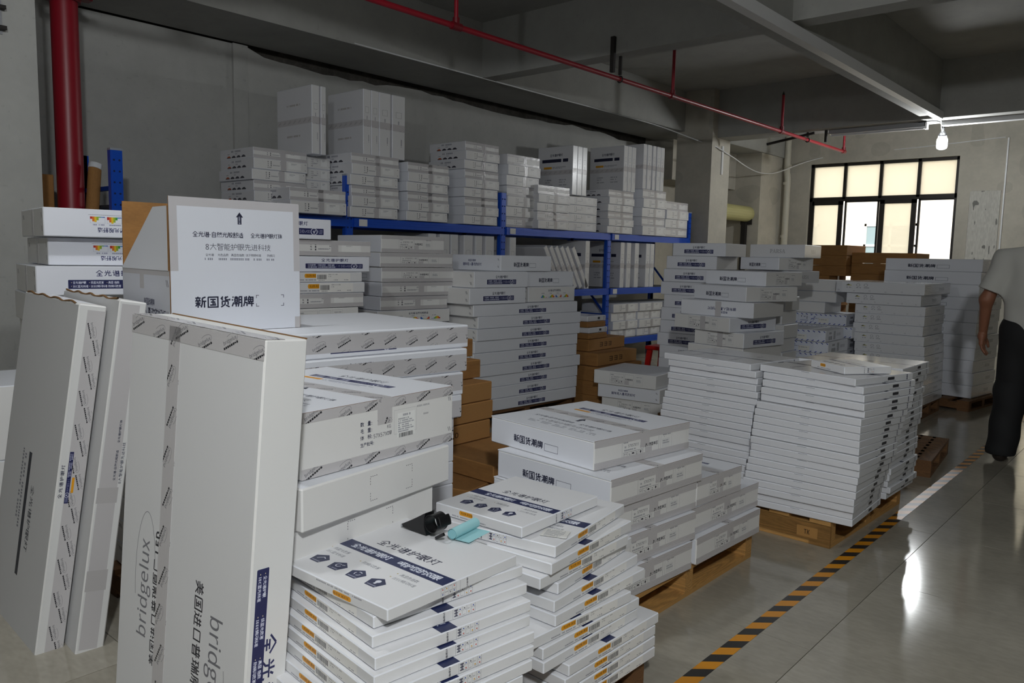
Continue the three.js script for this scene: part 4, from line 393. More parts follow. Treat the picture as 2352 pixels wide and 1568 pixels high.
  shelfH: [[-5.612, -8.87, 1.571, 2.11, 0.119, 0.581, 0.52], [-5.588, -8.86, 1.571, 1.991, 0.119, 0.581, 0.52], [-5.6, -8.85, 1.571, 1.872, 0.119, 0.581, 0.52], [-5.612, -8.87, 1.571, 1.754, 0.119, 0.581, 0.52], [-5.588, -8.86, 1.571, 1.635, 0.119, 0.581, 0.52]],
  shelfI: [[-5.612, -9.461, 1.571, 1.992, 0.119, 0.598, 0.52], [-5.588, -9.451, 1.571, 1.873, 0.119, 0.598, 0.52], [-5.6, -9.441, 1.571, 1.754, 0.119, 0.598, 0.52], [-5.612, -9.461, 1.571, 1.635, 0.119, 0.598, 0.52]],
};
// ---------------------------------------------------------------- cartons
const ORD = ['topmost', 'second', 'third', 'fourth', 'fifth', 'sixth', 'seventh', 'eighth', 'ninth', 'tenth', 'eleventh', 'twelfth', 'thirteenth', 'fourteenth', 'fifteenth', 'sixteenth', 'seventeenth', 'eighteenth', 'nineteenth', 'lowest'];
const tapeGeo = {};
function tapeStrip(parent, w, h, d, print = true) { // a strip w x h x d with its base centre at the parent's origin, uv along its longest side
  const k = [w, h, d].map((v) => v.toFixed(4)).join(); if (!tapeGeo[k]) {
    const g = new THREE.BoxGeometry(w, h, d), p = g.attributes.position, uv = g.attributes.uv, L = [w, h, d].indexOf(Math.max(w, h, d)), S = [w, h, d].map((v, i) => [v, i]).sort((a, b) => b[0] - a[0])[1][1];
    for (let i = 0; i < p.count; i++) uv.setXY(i, p.getComponent(i, L) / .2, p.getComponent(i, S) / .05 + .5);
    tapeGeo[k] = g;
  }
  return mesh('tape_strip', tapeGeo[k], print ? M.tapePrint : M.tape, parent);
}
// row = [x, z of the corner nearest the camera, turn, base height, h, w, d]
function carton(row, name, mats, label, category, group, opt = {}) {
  const [x, z, t, y, h, w, d] = row, a = [Math.cos(t), -Math.sin(t)], b = [-Math.sin(t), -Math.cos(t)];
  const g = thing(name, label, category, [x + a[0] * w / 2 + b[0] * d / 2, y, z + a[1] * w / 2 + b[1] * d / 2], t, group), gap = opt.gap ?? .0012;
  const lift = opt.flaps ? .004 : 0, body = mesh('body', chamferBox(w, h - gap - lift, d, Math.min(.004, h * .08)), mats, g), top = h - gap;
  if (opt.flaps) { // two lid flaps of corrugated board that meet over the middle, brown cut edges showing
    for (const s of [-1, 1]) { const fw = w / 2 - .0015, f = mesh('lid_flap', flapGeo(fw, d, s), [M.paper, M.paper, mats[2], M.paper, M.kraftEdge, M.kraftEdge], g); f.position.set(s * (w / 4 + .0007), top - .002, 0); }
  }
  if (opt.seam) { const s = tapeStrip(g, .055, .0008, d + .002); s.position.set(0, top + .0004, 0); const q = tapeStrip(g, .055, Math.min(.07, h * .55), .0008); q.position.set(0, top - Math.min(.07, h * .55) / 2, d / 2 + .0005); }
  if (opt.edgeTape) for (const yy of [top - .014, .014]) { const s = tapeStrip(g, w - .004, .026, .0008, opt.print ?? true); s.position.set(0, yy, d / 2 + .0004); }
  if (opt.fullTape) { const s = tapeStrip(g, w - .01, h * .7, .0008); s.position.set(0, h * (opt.fullTape > 0 ? .4 : .55), d / 2 + .0004); }
  if (opt.midTape) { const s = tapeStrip(g, .05, h * .96, .0008, false); s.position.set(w * .04, h * .48, d / 2 + .0004); }
  if (opt.sideTape) { const s = tapeStrip(g, .0008, h * .96, .05, false); s.position.set(-w / 2 - .0004, h * .48, d * .03); }
  return g;
}
const flapCache = {};
function flapGeo(w, d, s) { const k = w.toFixed(3) + d.toFixed(3) + s; if (!flapCache[k]) { const g = new THREE.BoxGeometry(w, .004, d), uv = g.attributes.uv; for (let i = 8; i < 12; i++) { const p = g.attributes.position; uv.setXY(i, (s > 0 ? .5 : 0) + (p.getX(i) / w + .5) * .5, .5 - p.getZ(i) / d); } flapCache[k] = g; } return flapCache[k]; }
function pile(rows, name, kinds, what, where, category, group, opt = {}) {
  return rows.map((r, i) => { const k = typeof kinds === 'function' ? kinds(i) : kinds[Math.min(i, kinds.length - 1)], w = typeof what === 'function' ? what(i) : what; return carton(r, name, FACES[k], `${w}, ${i === rows.length - 1 && rows.length > 2 ? 'lowest' : i ? ORD[i] + ' from the top' : 'topmost'} ${where}`, category, group, typeof opt === 'function' ? opt(i) : opt); });
}
// stack of quantity-marked cartons beside the tall standing carton
pile(STACKS.qtyStack, 'carton', ['qty', 'dash', 'dash', 'plain'], (i) => ['thick white carton printed 57X57X17', 'white carton with dashed corner marks'][Math.min(i, 1)], 'right of the standing carton', 'carton', 'cartons right of the standing carton', (i) => (i === 0 ? { flaps: 1, seam: 1, edgeTape: 1 } : {}));
pile(STACKS.longTaped, 'long_carton', ['navyLong'], 'long taped white carton', 'under the open carton', 'carton', 'long taped cartons', (i) => (i < 5 ? { fullTape: i % 2 ? 1 : -1 } : {}));
pile(STACKS.brandStack, 'carton', ['brand'], 'white square carton printed 57X57X11', 'in the pallet stack nearest the floor', 'carton', 'square cartons on the front pallet', { flaps: 1, seam: 1, edgeTape: 1, print: false });
pile(STACKS.brandSide, 'carton', ['brand'], 'white square carton', 'in the low stack before the flat boxes', 'carton', 'low stack on the front pallet', { flaps: 1, seam: 1, edgeTape: 1, print: false });
pile(STACKS.flatFront, 'flat_box', ['flat'], 'flat white lamp box', 'of the front column on the TK pallet', 'box', 'flat lamp boxes, front column');
pile(STACKS.flatLeft, 'flat_box', ['flat'], 'flat white lamp box', 'of the left column on the TK pallet', 'box', 'flat lamp boxes, left column');
pile(STACKS.flatBack, 'flat_box', ['flat'], 'flat white lamp box', 'of the rear column on the TK pallet', 'box', 'flat lamp boxes, rear column');
carton([-1.237, -3.74, .955, .8148, .035, .254, .26], 'thin_box', FACES.thinUp, 'small thin box with orange label lying on the flat boxes', 'box');
pile(STACKS.thinNear, 'thin_box', (i) => (i ? 'thinA' : 'thinDown'), (i) => (i ? 'thin lamp box with barcode' : 'thin lamp box with four pentagon icons'), 'in the nearest stack', 'box', 'thin lamp boxes in the nearest stack');
pile(STACKS.thinFar, 'thin_box', (i) => (i ? 'thinB' : 'thinUp'), (i) => (i ? 'thin orange-labelled lamp box' : 'smaller thin lamp box with navy band'), 'in the second thin-box stack', 'box', 'thin lamp boxes in the leaning stack');
pile(STACKS.leftStack, 'carton', ['spectrumDown', 'spectrumDown', 'navyBig', 'plain'], (i) => ['white carton with inverted charts', 'white carton with inverted charts', 'white carton with big navy band', 'plain white carton'][Math.min(i, 3)], 'of the leftmost floor stack', 'carton', 'cartons in the left stack', (i) => (i < 3 ? { sideTape: 1 } : {}));
pile(STACKS.standOne, 'carton', ['navyBig', 'shelfFront1', 'navyBig', 'thinB', 'thinB', 'shelfFront1', 'brand', 'plain'].map((k) => (k === 'shelfFront1' ? 'shelfPlain' : k)), (i) => ['white carton ending in a navy band', 'white carton with torn paper label', 'white carton with navy band and tick emblem', 'slim white box with orange label', 'slim greyish box with orange label', 'taped white carton', 'white carton with care icons', 'plain white carton'][Math.min(i, 7)], 'behind the open carton', 'carton', 'cartons behind the open carton', (i) => ([1, 5].includes(i) ? { edgeTape: 1, print: false, midTape: 1 } : {}));
pile(STACKS.standTwo, 'carton', ['brand', 'brand', 'brand', 'shelfPlain', 'shelfPlain', 'spectrum', 'plain'], (i) => ['white carton with blue lettering on its side', 'white carton with taped label row', 'white carton with boxed care icons', 'white carton with dotted quantity print', 'white carton with quantity print and tape', 'white carton with small colour charts', 'plain white carton'][Math.min(i, 6)], 'before the blue rack post', 'carton', 'cartons before the rack post', (i) => (i < 5 ? { edgeTape: 1, print: false, midTape: i > 2 ? 1 : 0 } : {}));
pile(STACKS.longStack, 'long_carton', ['navyLong'], 'long navy-banded carton', 'of the tall rack-side stack', 'carton', 'long cartons before the rack');
[['youngSide', 'white carton with slogan on its side, topmost on the long carton stack'], ['navyFront', 'white carton with navy band, upper left on the long carton stack'], ['brandFront', 'white carton with bold brand print, upper right on the long carton stack'], ['navyFront', 'white carton with navy band, lower left on the long carton stack'], ['spectrum', 'white carton with colour charts, lower right on the long carton stack']].forEach(([k, l], i) => carton(STACKS.longStackTop[i], 'carton', FACES[k], l, 'carton', 'cartons on the long carton stack'));
pile(STACKS.kraftColumn, 'kraft_carton', ['kraft', 'kraft', 'kraftName'], 'brown kraft carton', 'in the column beside the taped cartons', 'carton', 'kraft cartons in the column');
[[[-2.387, -2.6, 1.55, .285, .085, .52, .5], 'kraft', 'taped brown carton lying under the kraft column'], [[-2.395, -2.452, 1.8, .2, .083, .42, .45], 'kraft', 'flat brown carton under the taped brown carton'], [[-2.36, -2.42, 1.6, .1, .1, .56, .6], 'kraft', 'brown carton second from the floor below the kraft column'], [[-2.36, -2.42, 1.58, 0, .1, .58, .62], 'kraft', 'brown carton on the floor below the kraft column']].forEach(([r, k, l]) => carton(r, 'kraft_carton', FACES[k], l, 'carton', 'brown cartons below the kraft column', { midTape: 0 }));
pile(STACKS.pileBack, 'carton', ['navySide'], 'white carton with navy band', 'of the far left pile', 'carton', 'navy-banded cartons in the far pile');
pile(STACKS.pileFront, 'carton', ['brandBoth', 'brandBoth', 'youngDown', 'infoSide', 'infoSide', 'plain'], (i) => ['white carton with brand print', 'white carton with brand print and frame', 'big carton with inverted slogan', 'carton with label and band', 'white carton with care label', 'plain white carton'][Math.min(i, 5)], 'nearest in far pile', 'carton', 'cartons in the near part of the far pile', (i) => (i > 1 && i < 5 ? { sideTape: 1 } : {}));
pile(STACKS.pileRight, 'carton', ['relief', 'brandBoth', 'relief', 'plain'], (i) => ['white wrapped carton with PARSA relief', 'white carton with dark brand print', 'white carton with PARSA relief', 'plain white carton'][Math.min(i, 3)], 'at the right of the far pile', 'carton', 'cartons at the right of the far pile');
// blue checked cartons
[[[-2.448, -7.36, 1.53, .757, .1, .5, .62], 'topmost'], [[-2.393, -6.715, 1.6, .657, .099, .47, .62], 'second, nearer'], [[-2.37, -6.73, 1.57, .557, .099, .47, .62], 'third, nearer'], [[-2.37, -6.73, 1.57, .457, .099, .47, .62], 'fourth, nearer'], [[-2.36, -7.27, 1.57, .657, .099, .5, .6], 'second, farther'], [[-2.40, -7.27, 1.57, .557, .099, .5, .6], 'third, farther'], [[-2.40, -7.27, 1.57, .457, .099, .5, .6], 'fourth, farther']].forEach(([r, l]) => carton(r, 'carton', FACES.blue, `white carton with blue tick marks, ${l} of its stack`, 'carton', 'blue tick-marked cartons'));
for (let i = 0; i < 3; i++) { carton([-2.38, -6.73, 1.57, .124 + .111 * i, .11, .47, .62], 'carton', FACES.plain, `plain carton ${['on the pallet', 'second up', 'third up'][i]} under the nearer blue-ticked cartons`, 'carton', 'plain cartons under the checked stack'); carton([-2.40, -7.27, 1.57, .124 + .111 * i, .11, .5, .6], 'carton', FACES.plain, `plain carton ${['on the pallet', 'second up', 'third up'][i]} under the farther blue-ticked cartons`, 'carton', 'plain cartons under the checked stack'); }
// film-wrapped stack with small icons
{
  const top = [1.167, 1.067]; let y = .97; while (y > .2) { top.push(y); y -= .0845; }
  const n = top.length, base = .125;
  top.forEach((t, i) => { const h = i === n - 1 ? t - base : t - top[i + 1], w = i === 0 ? .8 : i === 1 ? .62 : .6, d = i === 0 ? .74 : i === 1 ? .62 : .58; carton([-1.804 + [0, -.03, .005, .005, 0, .02, .03, .035, .035, .04, .04, .045, .045][i], -7.3 - [.0, .03, .05, .05, .04, .02, .02, .02, .02, .02, .02, .02, .02][i], 1.55, t - h, h, w, d], 'carton', FACES.icons, `wrapped carton with round icons, ${i ? (i === n - 1 ? 'lowest' : ORD[i] + ' from the top') : 'topmost'} of the wrapped stack`, 'carton', 'film-wrapped cartons'); });
  [[1.063, .103, .46], [.962, .1, .5], [.858, .103, .62]].forEach(([yy, h, d], i) => carton([-2.57 - (i === 2 ? .1 : 0), -7.42, 1.56, yy, h, .42, d], 'carton', FACES.plain, `small white carton left of the wrapped stack, ${['upper', 'middle', 'lower'][i]} of three`, 'carton', 'small cartons left of the wrapped stack'));
}
// tall stack of brand cartons behind the person
for (let i = 0; i < 11; i++) carton([-1.57 - .006 * (i % 3), -8.25, 1.43, .1 + (10 - i) * .117, .117, .56, .88], 'long_carton', FACES.film, `wide white carton, ${i ? (i === 10 ? 'lowest' : ORD[i] + ' from the top') : 'topmost'} beside the person`, 'carton', 'wide cartons beside the person');
// kraft cartons by the window
for (let i = 0; i < 13; i++) carton([i < 3 ? -3.12 : -3.30 + .02 * (i % 3), -9.25, 1.48 + .05 * (i % 2), 1.53 - .117 * (i + 1), .117, .5, i < 3 ? .46 : .5], 'kraft_carton', FACES.kraft, `dark brown carton, ${i ? (i === 12 ? 'lowest' : ORD[i] + ' from the top') : 'topmost'} of the left brown window stack`, 'carton', 'brown cartons left below the window', i > 2 ? { midTape: 1 } : {});
for (let i = 0; i < 12; i++) carton([-2.42, -9.35, 1.55, 1.45 - .12 * (i + 1), .12, .5, .68], 'kraft_carton', FACES.kraft, `wide brown carton, ${i ? (i === 11 ? 'lowest' : ORD[i] + ' from the top') : 'topmost'} of the right brown window stack`, 'carton', 'brown cartons right below the window');
// low white cartons and kraft cartons behind the long stack
['info', 'young', 'info'].forEach((k, i) => carton([-3.3 + .03 * i, -5.52 - .02 * i, 1.69, .25 - .115 * i + .02, .115, .57, .57], 'carton', [plainW, PR[k], plainFace, plainW, plainW, plainW, plainW], `grey-white carton with ${['care label', 'slogan print', 'label row'][i]}, ${['top', 'middle', 'bottom'][i]} of the low stack behind the long cartons`, 'carton', 'low stack behind the long cartons'));
[[[-4.12, -5.72, 1.62, .49, .105, .62, .55], 'kraftMark', 'brown carton with bar marks, uppermost of the large brown stack'], [[-3.98, -5.66, 1.6, .375, .113, .66, .6], 'kraftMark', 'brown carton with bar marks, second of the large brown stack'], [[-3.93, -5.62, 1.6, .245, .128, .72, .62], 'kraft', 'large brown carton, third of the large brown stack'], [[-3.93, -5.62, 1.58, .12, .124, .74, .62], 'kraft', 'large brown carton, fourth of the large brown stack'], [[-3.93, -5.62, 1.58, 0, .12, .74, .62], 'kraft', 'large brown carton on the floor in the brown stack']].forEach(([r, k, l]) => carton(r, 'kraft_carton', FACES[k], l, 'carton', 'large brown stack behind the long cartons'));
for (let i = 0; i < 4; i++) carton([-4.14 - .01 * i, -5.50 - .015 * (i % 2) - .24, 1.6, .597 + .052 * i, .05, .3, .42], i % 2 ? 'flat_box' : 'kraft_carton', i % 2 ? FACES.flat : FACES.kraft, `${i % 2 ? 'slim white box' : 'slim brown carton'}, ${['lowest', 'second', 'third', 'top'][i]} of four slim boxes on the brown stack`, i % 2 ? 'box' : 'carton', 'slim boxes on the brown stack');
// cartons at the left edge
carton([-3.78, -.98, 1.5, 0, .42, .2, .5], 'carton', FACES.plain, 'plain white carton on the floor at the left picture edge', 'carton'); carton([-3.78, -.98, 1.44, .42, .32, .2, .5], 'carton', FACES.plain, 'plain white carton standing on another at the left picture edge', 'carton');

// ---------------------------------------------------------------- long cartons standing on end
function standing(pos, yaw, pitch, roll, w, len, th, mats, name, label, extra) {
  const g = new THREE.Group(); g.name = numbered(name); g.position.set(...pos); g.rotation.order = 'YXZ'; g.rotation.set(pitch, yaw, roll); scene.add(g); tag(g, label, 'carton');
  const b = mesh('body', chamferBox(w, len, th, .004), mats, g); b.position.set(w / 2, 0, -th / 2); extra?.(g); return g;
}
// local x runs along the wide face, z = 0 is the wide face; the narrow face is +x
standing([-2.1, 0, -.795], .077, -.0575, -.0409, .56, 1.166, .112, [PR.standNarrow, plainW, plainW, plainW, PR.standWide, plainW, plainW], 'long_carton', 'tall white carton with navy band standing on end in front', (g) => {
  const a = tapeStrip(g, .05, 1.15, .0008); a.position.set(.205, .58, .0005);
  const b = tapeStrip(g, .556, .045, .0008); b.position.set(.28, 1.142, .0005); const c = tapeStrip(g, .556, .0008, .05); c.position.set(.28, 1.1666, -.026);
  const k = mesh('flap_edge', boxG(.002, .558, 1.1658, 1.1686, -.111, -.106), M.kraftEdge, g);
});
standing([-3.368, .0, -.845], -.0445, -.1443, -.0212, .6, 1.171, .085, [PR.leanNarrow, plainW, plainW, plainW, PR.leanWide, plainW, plainW], 'long_carton', 'grey-sided long carton with printed tape leaning at the left', (g) => { const pts = []; for (let i = 0; i <= 12; i++) pts.push(new THREE.Vector3(.02 + i * .045, 1.172 + .004 * Math.sin(i * 1.9), -.003)); mesh('flap_edge', new THREE.TubeGeometry(new THREE.CatmullRomCurve3(pts), 40, .0035, 6), M.kraftEdge, g); const e = mesh('lid_flap', boxG(.02, .56, 1.171, 1.173, -.082, -.008), M.paper, g); e.rotation.z = -.004; });
standing([-3.28, .0, -.948], -.0643, -.1465, -.0086, .6, 1.178, .087, [PR.leanNarrowB, plainW, plainW, plainW, PR.leanWide, plainW, plainW], 'long_carton', 'long carton with clear tape leaning behind the tape-printed one', (g) => { const pts = []; for (let i = 0; i <= 12; i++) pts.push(new THREE.Vector3(.02 + i * .046, 1.179 + .004 * Math.sin(i * 2.2 + 1), -.003)); mesh('flap_edge', new THREE.TubeGeometry(new THREE.CatmullRomCurve3(pts), 40, .0035, 6), M.kraftEdge, g); });

// ---------------------------------------------------------------- open carton with raised flaps
{
  const w = .475, d = .46, h = .21, t = 1.49, x = -2.6, z = -1.22, a = [Math.cos(t), -Math.sin(t)], b = [-Math.sin(t), -Math.cos(t)], th = .005;
  const g = thing('open_carton', 'open white carton with flaps raised on the long taped cartons', 'carton', [x + a[0] * w / 2 + b[0] * d / 2, 1.0455, z + a[1] * w / 2 + b[1] * d / 2], t);
  const six = (o, i, e = M.kraftEdge) => [e, e, e, e, o, i];
  const panel = (name, pw, ph, out, pos, ry, tilt = 0) => { const q = new THREE.BoxGeometry(pw, ph, th); q.translate(0, ph / 2, 0); const m = mesh(name, q, six(out, M.kraft), g); m.position.set(...pos); m.rotation.order = 'YXZ'; m.rotation.set(tilt, ry, 0); return m; };
  panel('wall_panel', w, h, PR.openFront, [0, 0, d / 2], 0); panel('wall_panel', w, h, plainFace, [0, 0, -d / 2], Math.PI);
  panel('wall_panel', d, h, PR.openSide, [-w / 2, 0, 0], -Math.PI / 2); panel('wall_panel', d, h, plainFace, [w / 2, 0, 0], Math.PI / 2);
  mesh('bottom_panel', boxG(-w / 2, w / 2, 0, th, -d / 2, d / 2), M.kraft, g);
  panel('front_flap', w, .248, PR.openFlap, [0, h, d / 2], 0, -.02); panel('back_flap', w, .246, plainFace, [0, h, -d / 2], Math.PI, -.03);
  { const sh = new THREE.Shape(); sh.moveTo(-d / 2, 0); sh.lineTo(d / 2 - .005, 0); sh.lineTo(d / 2 - .005, .215); sh.lineTo(d / 2 - .13, .215); sh.lineTo(-d / 2, .0); const q = new THREE.ExtrudeGeometry(sh, { depth: th, bevelEnabled: false }); const m = mesh('side_flap', q, [plainFace, M.kraftEdge], g); m.position.set(-w / 2, h, 0); m.rotation.y = -Math.PI / 2; }
  { const m = panel('side_flap', d - .02, .2, plainFace, [w / 2 - .004, h - .004, 0], Math.PI / 2, -2.2); }
}

// ---------------------------------------------------------------- blue storage rack
const mBlue = std({ color: '#1450c0', roughness: .32, metalness: .1 }), mBlueDark = std({ color: '#0e3fa0', roughness: .4, metalness: .1 }), mDeck = std({ color: '#5c6066', roughness: .5, metalness: .4 });
const rack = thing('storage_rack', 'blue steel storage rack along the left wall carrying white cartons', 'rack');
{
  const zs = [-2.3, -4.24, -6.23, -8.2, -10.2], xf = -5.65, xr = -6.23, hole = new THREE.CylinderGeometry(.007, .007, .004, 8); hole.rotateZ(Math.PI / 2);
  for (const z of zs) for (const x of [xf, xr]) {
    const s = x === xf ? 1 : -1, p = mesh('upright_post', merge([boxG(x - .045, x + .0, 0, 1.99, z - .04, z + .04), boxG(x, x + .004 * s, 0, 1.99, z - .03, z + .03)]), mBlue, rack);
    if (s > 0) { const gs = []; for (let y = .12; y < 1.98; y += .075) for (const q of [-.018, .018]) { const c = hole.clone(); c.translate(x + .0045, y, z + q); gs.push(c); } const pf = mesh('post_holes', merge(gs), std({ color: '#0a1f52', roughness: .8 }), p); mesh('film_cap', boxG(x - .046, x + .006, 1.985, 2.0, z - .041, z + .041), phys({ color: '#c8ced6', roughness: .15, transmission: .5, thickness: 0 }), p); }
  }
  for (let i = 0; i < 4; i++) for (const y of [1.55, .87, .22]) {
    for (const x of [xf + .012, xr]) { const za = zs[i] - .04, zb = zs[i + 1] + .04, B = mesh('shelf_beam', boxG(x - .022, x + .006, y, y + .08, zb, za), mBlue, rack); if (x > xr) { mesh('beam_rib', merge([boxG(x + .006, x + .009, y + .052, y + .062, zb, za), boxG(x + .006, x + .009, y + .03, y + .038, zb, za)]), mBlue, B); mesh('shelf_tag', boxG(x + .009, x + .0105, y + .01, y + .07, za - .14, za - .05), M.paperW, B); } }
    mesh('shelf_deck', boxG(xr + .0, xf - .012, y + .058, y + .078, zs[i + 1] + .03, zs[i] - .03), mDeck, rack);
  }
  for (const z of zs) { for (const y of [1.72, .6]) mesh('frame_brace', boxG(xr, xf - .04, y, y + .03, z - .012, z + .012), mBlueDark, rack); mesh('frame_brace', barRect([xf - .05, .64, z], [xr + .02, 1.2, z], .028, .012), mBlueDark, rack); mesh('frame_brace', barRect([xf - .05, .1, z], [xr + .02, .58, z], .028, .012), mBlueDark, rack); }
}
// cartons lying on the upper shelf
const onShelf = (rows, where, kinds) => pile(rows, 'carton', kinds, 'white taped carton', where + ' on the rack', 'carton', 'cartons lying on the upper rack shelf', (i) => ({ midTape: 1, edgeTape: i % 3 === 0 ? 1 : 0, print: false }));
onShelf(STACKS.shelfA, 'in the leftmost stack', ['shelf']); onShelf(STACKS.shelfAfront, 'of two before the leftmost stack', ['shelf']);
onShelf(STACKS.shelfB, 'below the big upright cartons', ['shelf']); onShelf(STACKS.shelfC, 'in the third stack from left', ['shelfPlain']); onShelf(STACKS.shelfD, 'in the tallest stack', ['shelf', 'shelf', 'shelf', 'shelfPlain']);
onShelf(STACKS.shelfE, 'in the uneven stack', ['shelfBand', 'shelfPlain']); onShelf(STACKS.shelfF, 'right of the second post', ['shelf', 'shelf', 'shelf', 'shelfBand']);
onShelf(STACKS.shelfG, 'behind the third post', ['shelf']); onShelf(STACKS.shelfH, 'in the second stack from right', ['shelfPlain']); onShelf(STACKS.shelfI, 'in the rightmost stack', ['shelfPlain']);
for (let i = 0; i < 5; i++) carton([-5.86, -3.935, 1.5708, 2.14 - .1005 * (i + 1), .1, .26, .36], 'carton', FACES.shelfPlain, `white carton end, ${i ? ORD[i] + ' from the top' : 'topmost'} in the narrow gap stack on the rack`, 'carton', 'cartons lying on the upper rack shelf');
for (let i = 0; i < 4; i++) carton([-5.68, -7.36, 1.5708, 2.045 - .102 * (i + 1), .1015, .6, .5], 'carton', FACES.shelfPlain, `white carton, ${i ? ORD[i] + ' from the top' : 'topmost'} below three upright cartons on the rack`, 'carton', 'cartons lying on the upper rack shelf');
// cartons standing upright on the stacks: wide face to +z, edge to +x
function upright(z, th, y, h, x, face, label, lean = 0, depth = .52) {
  const g = thing('carton', label, 'carton', [x - depth / 2, y, z - th / 2], 0, 'cartons standing upright on the rack');
  const b = mesh('body', chamferBox(depth, h, th, .004), [PR.vedge, plainFace, plainFace, plainFace, face, plainFace, plainFace], g);
  const s = mesh('tape_strip', new THREE.BoxGeometry(.0008, .05, th * .96), M.tape, g); s.position.set(depth / 2 + .0005, h * .5, 0);
  if (lean) { g.rotation.x = lean; }
  return g;
}
[[-3.9, .075], [-3.99, .05]].forEach(([z, t], i) => upright(z, t, 2.142, .56, -5.7, PR.vplain, `upright white carton, ${['nearer', 'farther'][i]} of two at the left end of the rack top`));
[[-4.43, .085], [-4.52, .085], [-4.61, .13], [-4.76, .15]].forEach(([z, t], i) => upright(z, t, 2.187, .57, -5.7, PR.vplain, `upright white carton, ${['first', 'second', 'third', 'fourth'][i]} of four standing on the second shelf stack`));
[[-7.37, .09], [-7.465, .09], [-7.56, .09]].forEach(([z, t], i) => upright(z, t, 2.047, .56, -5.62, PR.vpanel, `upright carton with navy band, ${['first', 'second', 'third'][i]} of three left of the third post`));
[[-8.42, .09], [-8.515, .085], [-8.605, .09]].forEach(([z, t], i) => upright(z, t, 2.167, .56, -5.62, PR.vpanel, `upright carton with navy band, ${['first', 'second', 'third'][i]} of three above the third post`));
[[-8.87, .08], [-8.97, .1], [-9.1, .075], [-9.2, .095], [-9.3, .09]].forEach(([z, t], i) => upright(z, t, 2.23, .57, -5.62, PR.vplain, `slim upright carton, ${['first', 'second', 'third', 'fourth', 'last'][i]} of five at the right end of the rack top`));
// lower shelf
[[-8.45, .09], [-8.59, .1], [-8.78, .1], [-9.05, .1], [-9.16, .1], [-7.70, .085]].forEach(([z, t], i) => upright(z, t, .952, .575, -5.64, PR.vpanel, `upright carton on the lower rack shelf, ${['first', 'second', 'third', 'fourth', 'last'][i] ?? 'alone left'} ${i < 5 ? 'right' : ''} of the third post`.replace('  ', ' ')));
[-6.95, -7.05, -7.15, -7.25, -7.35, -7.47].forEach((z, i) => { const g = upright(z - .25, .06, .965 + (i === 5 ? 0 : 0), .56, -5.64, PR.vplain, `slim carton leaning over, ${['first', 'second', 'third', 'fourth', 'fifth', 'sixth'][i]} in the slanted row on the lower shelf`); g.rotation.x = .56; g.position.y = .952 + .03 * Math.sin(.56) + .001; });
[-5.2, -5.35, -5.5, -5.68, -5.85, -6.0, -6.38].forEach((z, i) => upright(z, .1 + (i % 2) * .03, .952, .575, -5.68, PR.vplain, `upright carton on the lower shelf, ${['first', 'second', 'third', 'fourth', 'fifth', 'sixth', 'seventh'][i]} from left behind the slogan carton`));
// cartons on the bottom shelf, deep in shade
for (const [k, z] of [[0, -8.36], [1, -8.98], [2, -9.6]]) for (let i = 0; i < 4; i++) carton([-5.66 - .03 * (i % 2), z, 1.5708, .3 + .111 * (3 - i), .11, .58, .5], 'carton', FACES.shelfPlain, `carton on the bottom rack shelf, ${['top', 'second', 'third', 'bottom'][i]} of stack ${['one', 'two', 'three'][k]} right of the post`, 'carton', 'cartons on the bottom rack shelf', { midTape: 1 });
for (const [k, z] of [[0, -6.4], [1, -7.05]]) for (let i = 0; i < 4; i++) carton([-5.7, z, 1.5708, .3 + .111 * (3 - i), .11, .58, .5], 'carton', FACES.shelfPlain, `carton on the bottom rack shelf, ${['top', 'second', 'third', 'bottom'][i]} of stack ${['one', 'two'][k]} left of the post`, 'carton', 'cartons on the bottom rack shelf');
// ---------------------------------------------------------------- pallets
const woodTex = (dark) => noiseTex(256, (x, y) => { const g = vnoise(x * 1, y * 1, 3, 100 + dark) * 3 + vnoise(x, y, 40, 102) * .25, f = .5 + .5 * Math.sin((y * 22 + g * 4) * 2), n = vnoise(x, y, 90, 103), v = .78 + .16 * f + .12 * n; return dark ? [120 * v, 84 * v, 50 * v] : [196 * v, 148 * v, 84 * v]; });
const mWood = std({ map: woodTex(0), roughness: .7 }), mWoodD = std({ map: woodTex(1), roughness: .8 });
function pallet(cx, cz, wx, wz, top, label, opt = {}) {
  const g = thing('pallet', label, 'pallet', [cx, 0, cz], opt.turn ?? 0, 'wooden pallets'), m = opt.dark ? mWoodD : mWood, deck = .02, sh = top - .002;
  for (const s of [-1, 0, 1]) { const z = s * (wz / 2 - .03); mesh('stringer', new THREE.BoxGeometry(wx, sh - deck - .018, .06).translate(0, .018 + (sh - deck - .018) / 2, z), m, g); }
  const n = Math.max(4, Math.round(wx / .17)); for (let i = 0; i < n; i++) { const x = -wx / 2 + .05 + i * (wx - .1) / (n - 1); mesh('deck_board', new THREE.BoxGeometry(.1, deck, wz + .01).translate(x, sh - deck / 2, 0), m, g); }
  for (const s of [-1, 0, 1]) mesh('bottom_board', new THREE.BoxGeometry(.1, .018, wz).translate(s * (wx / 2 - .05), .009, 0), m, g);
  return g;
}
pallet(-1.85, -2.74, .8, 1.14, .128, 'wooden pallet under the square printed cartons');
{ const p = pallet(-1.76, -4.18, 1.1, 1.0, .13, 'light wooden pallet stamped TK under the flat lamp boxes', { turn: -.03 }); const c = canvas(256, 96), g = c.getContext('2d'); g.fillStyle = '#a87b42'; g.fillRect(0, 0, 256, 96); g.font = 'bold 60px sans-serif'; g.fillStyle = '#4a3418'; g.fillText('TK', 90, 70); const m = mesh('stamp', new THREE.BoxGeometry(.1, .05, .0006), [m0(), m0(), m0(), m0(), printed(c, .8), m0()], p); m.position.set(.44, .055, .5003); const f = mesh('front_board', new THREE.BoxGeometry(1.1, .128 - .022, .012).translate(0, .053, .494), mWood, p); }
function m0() { return mWood; }
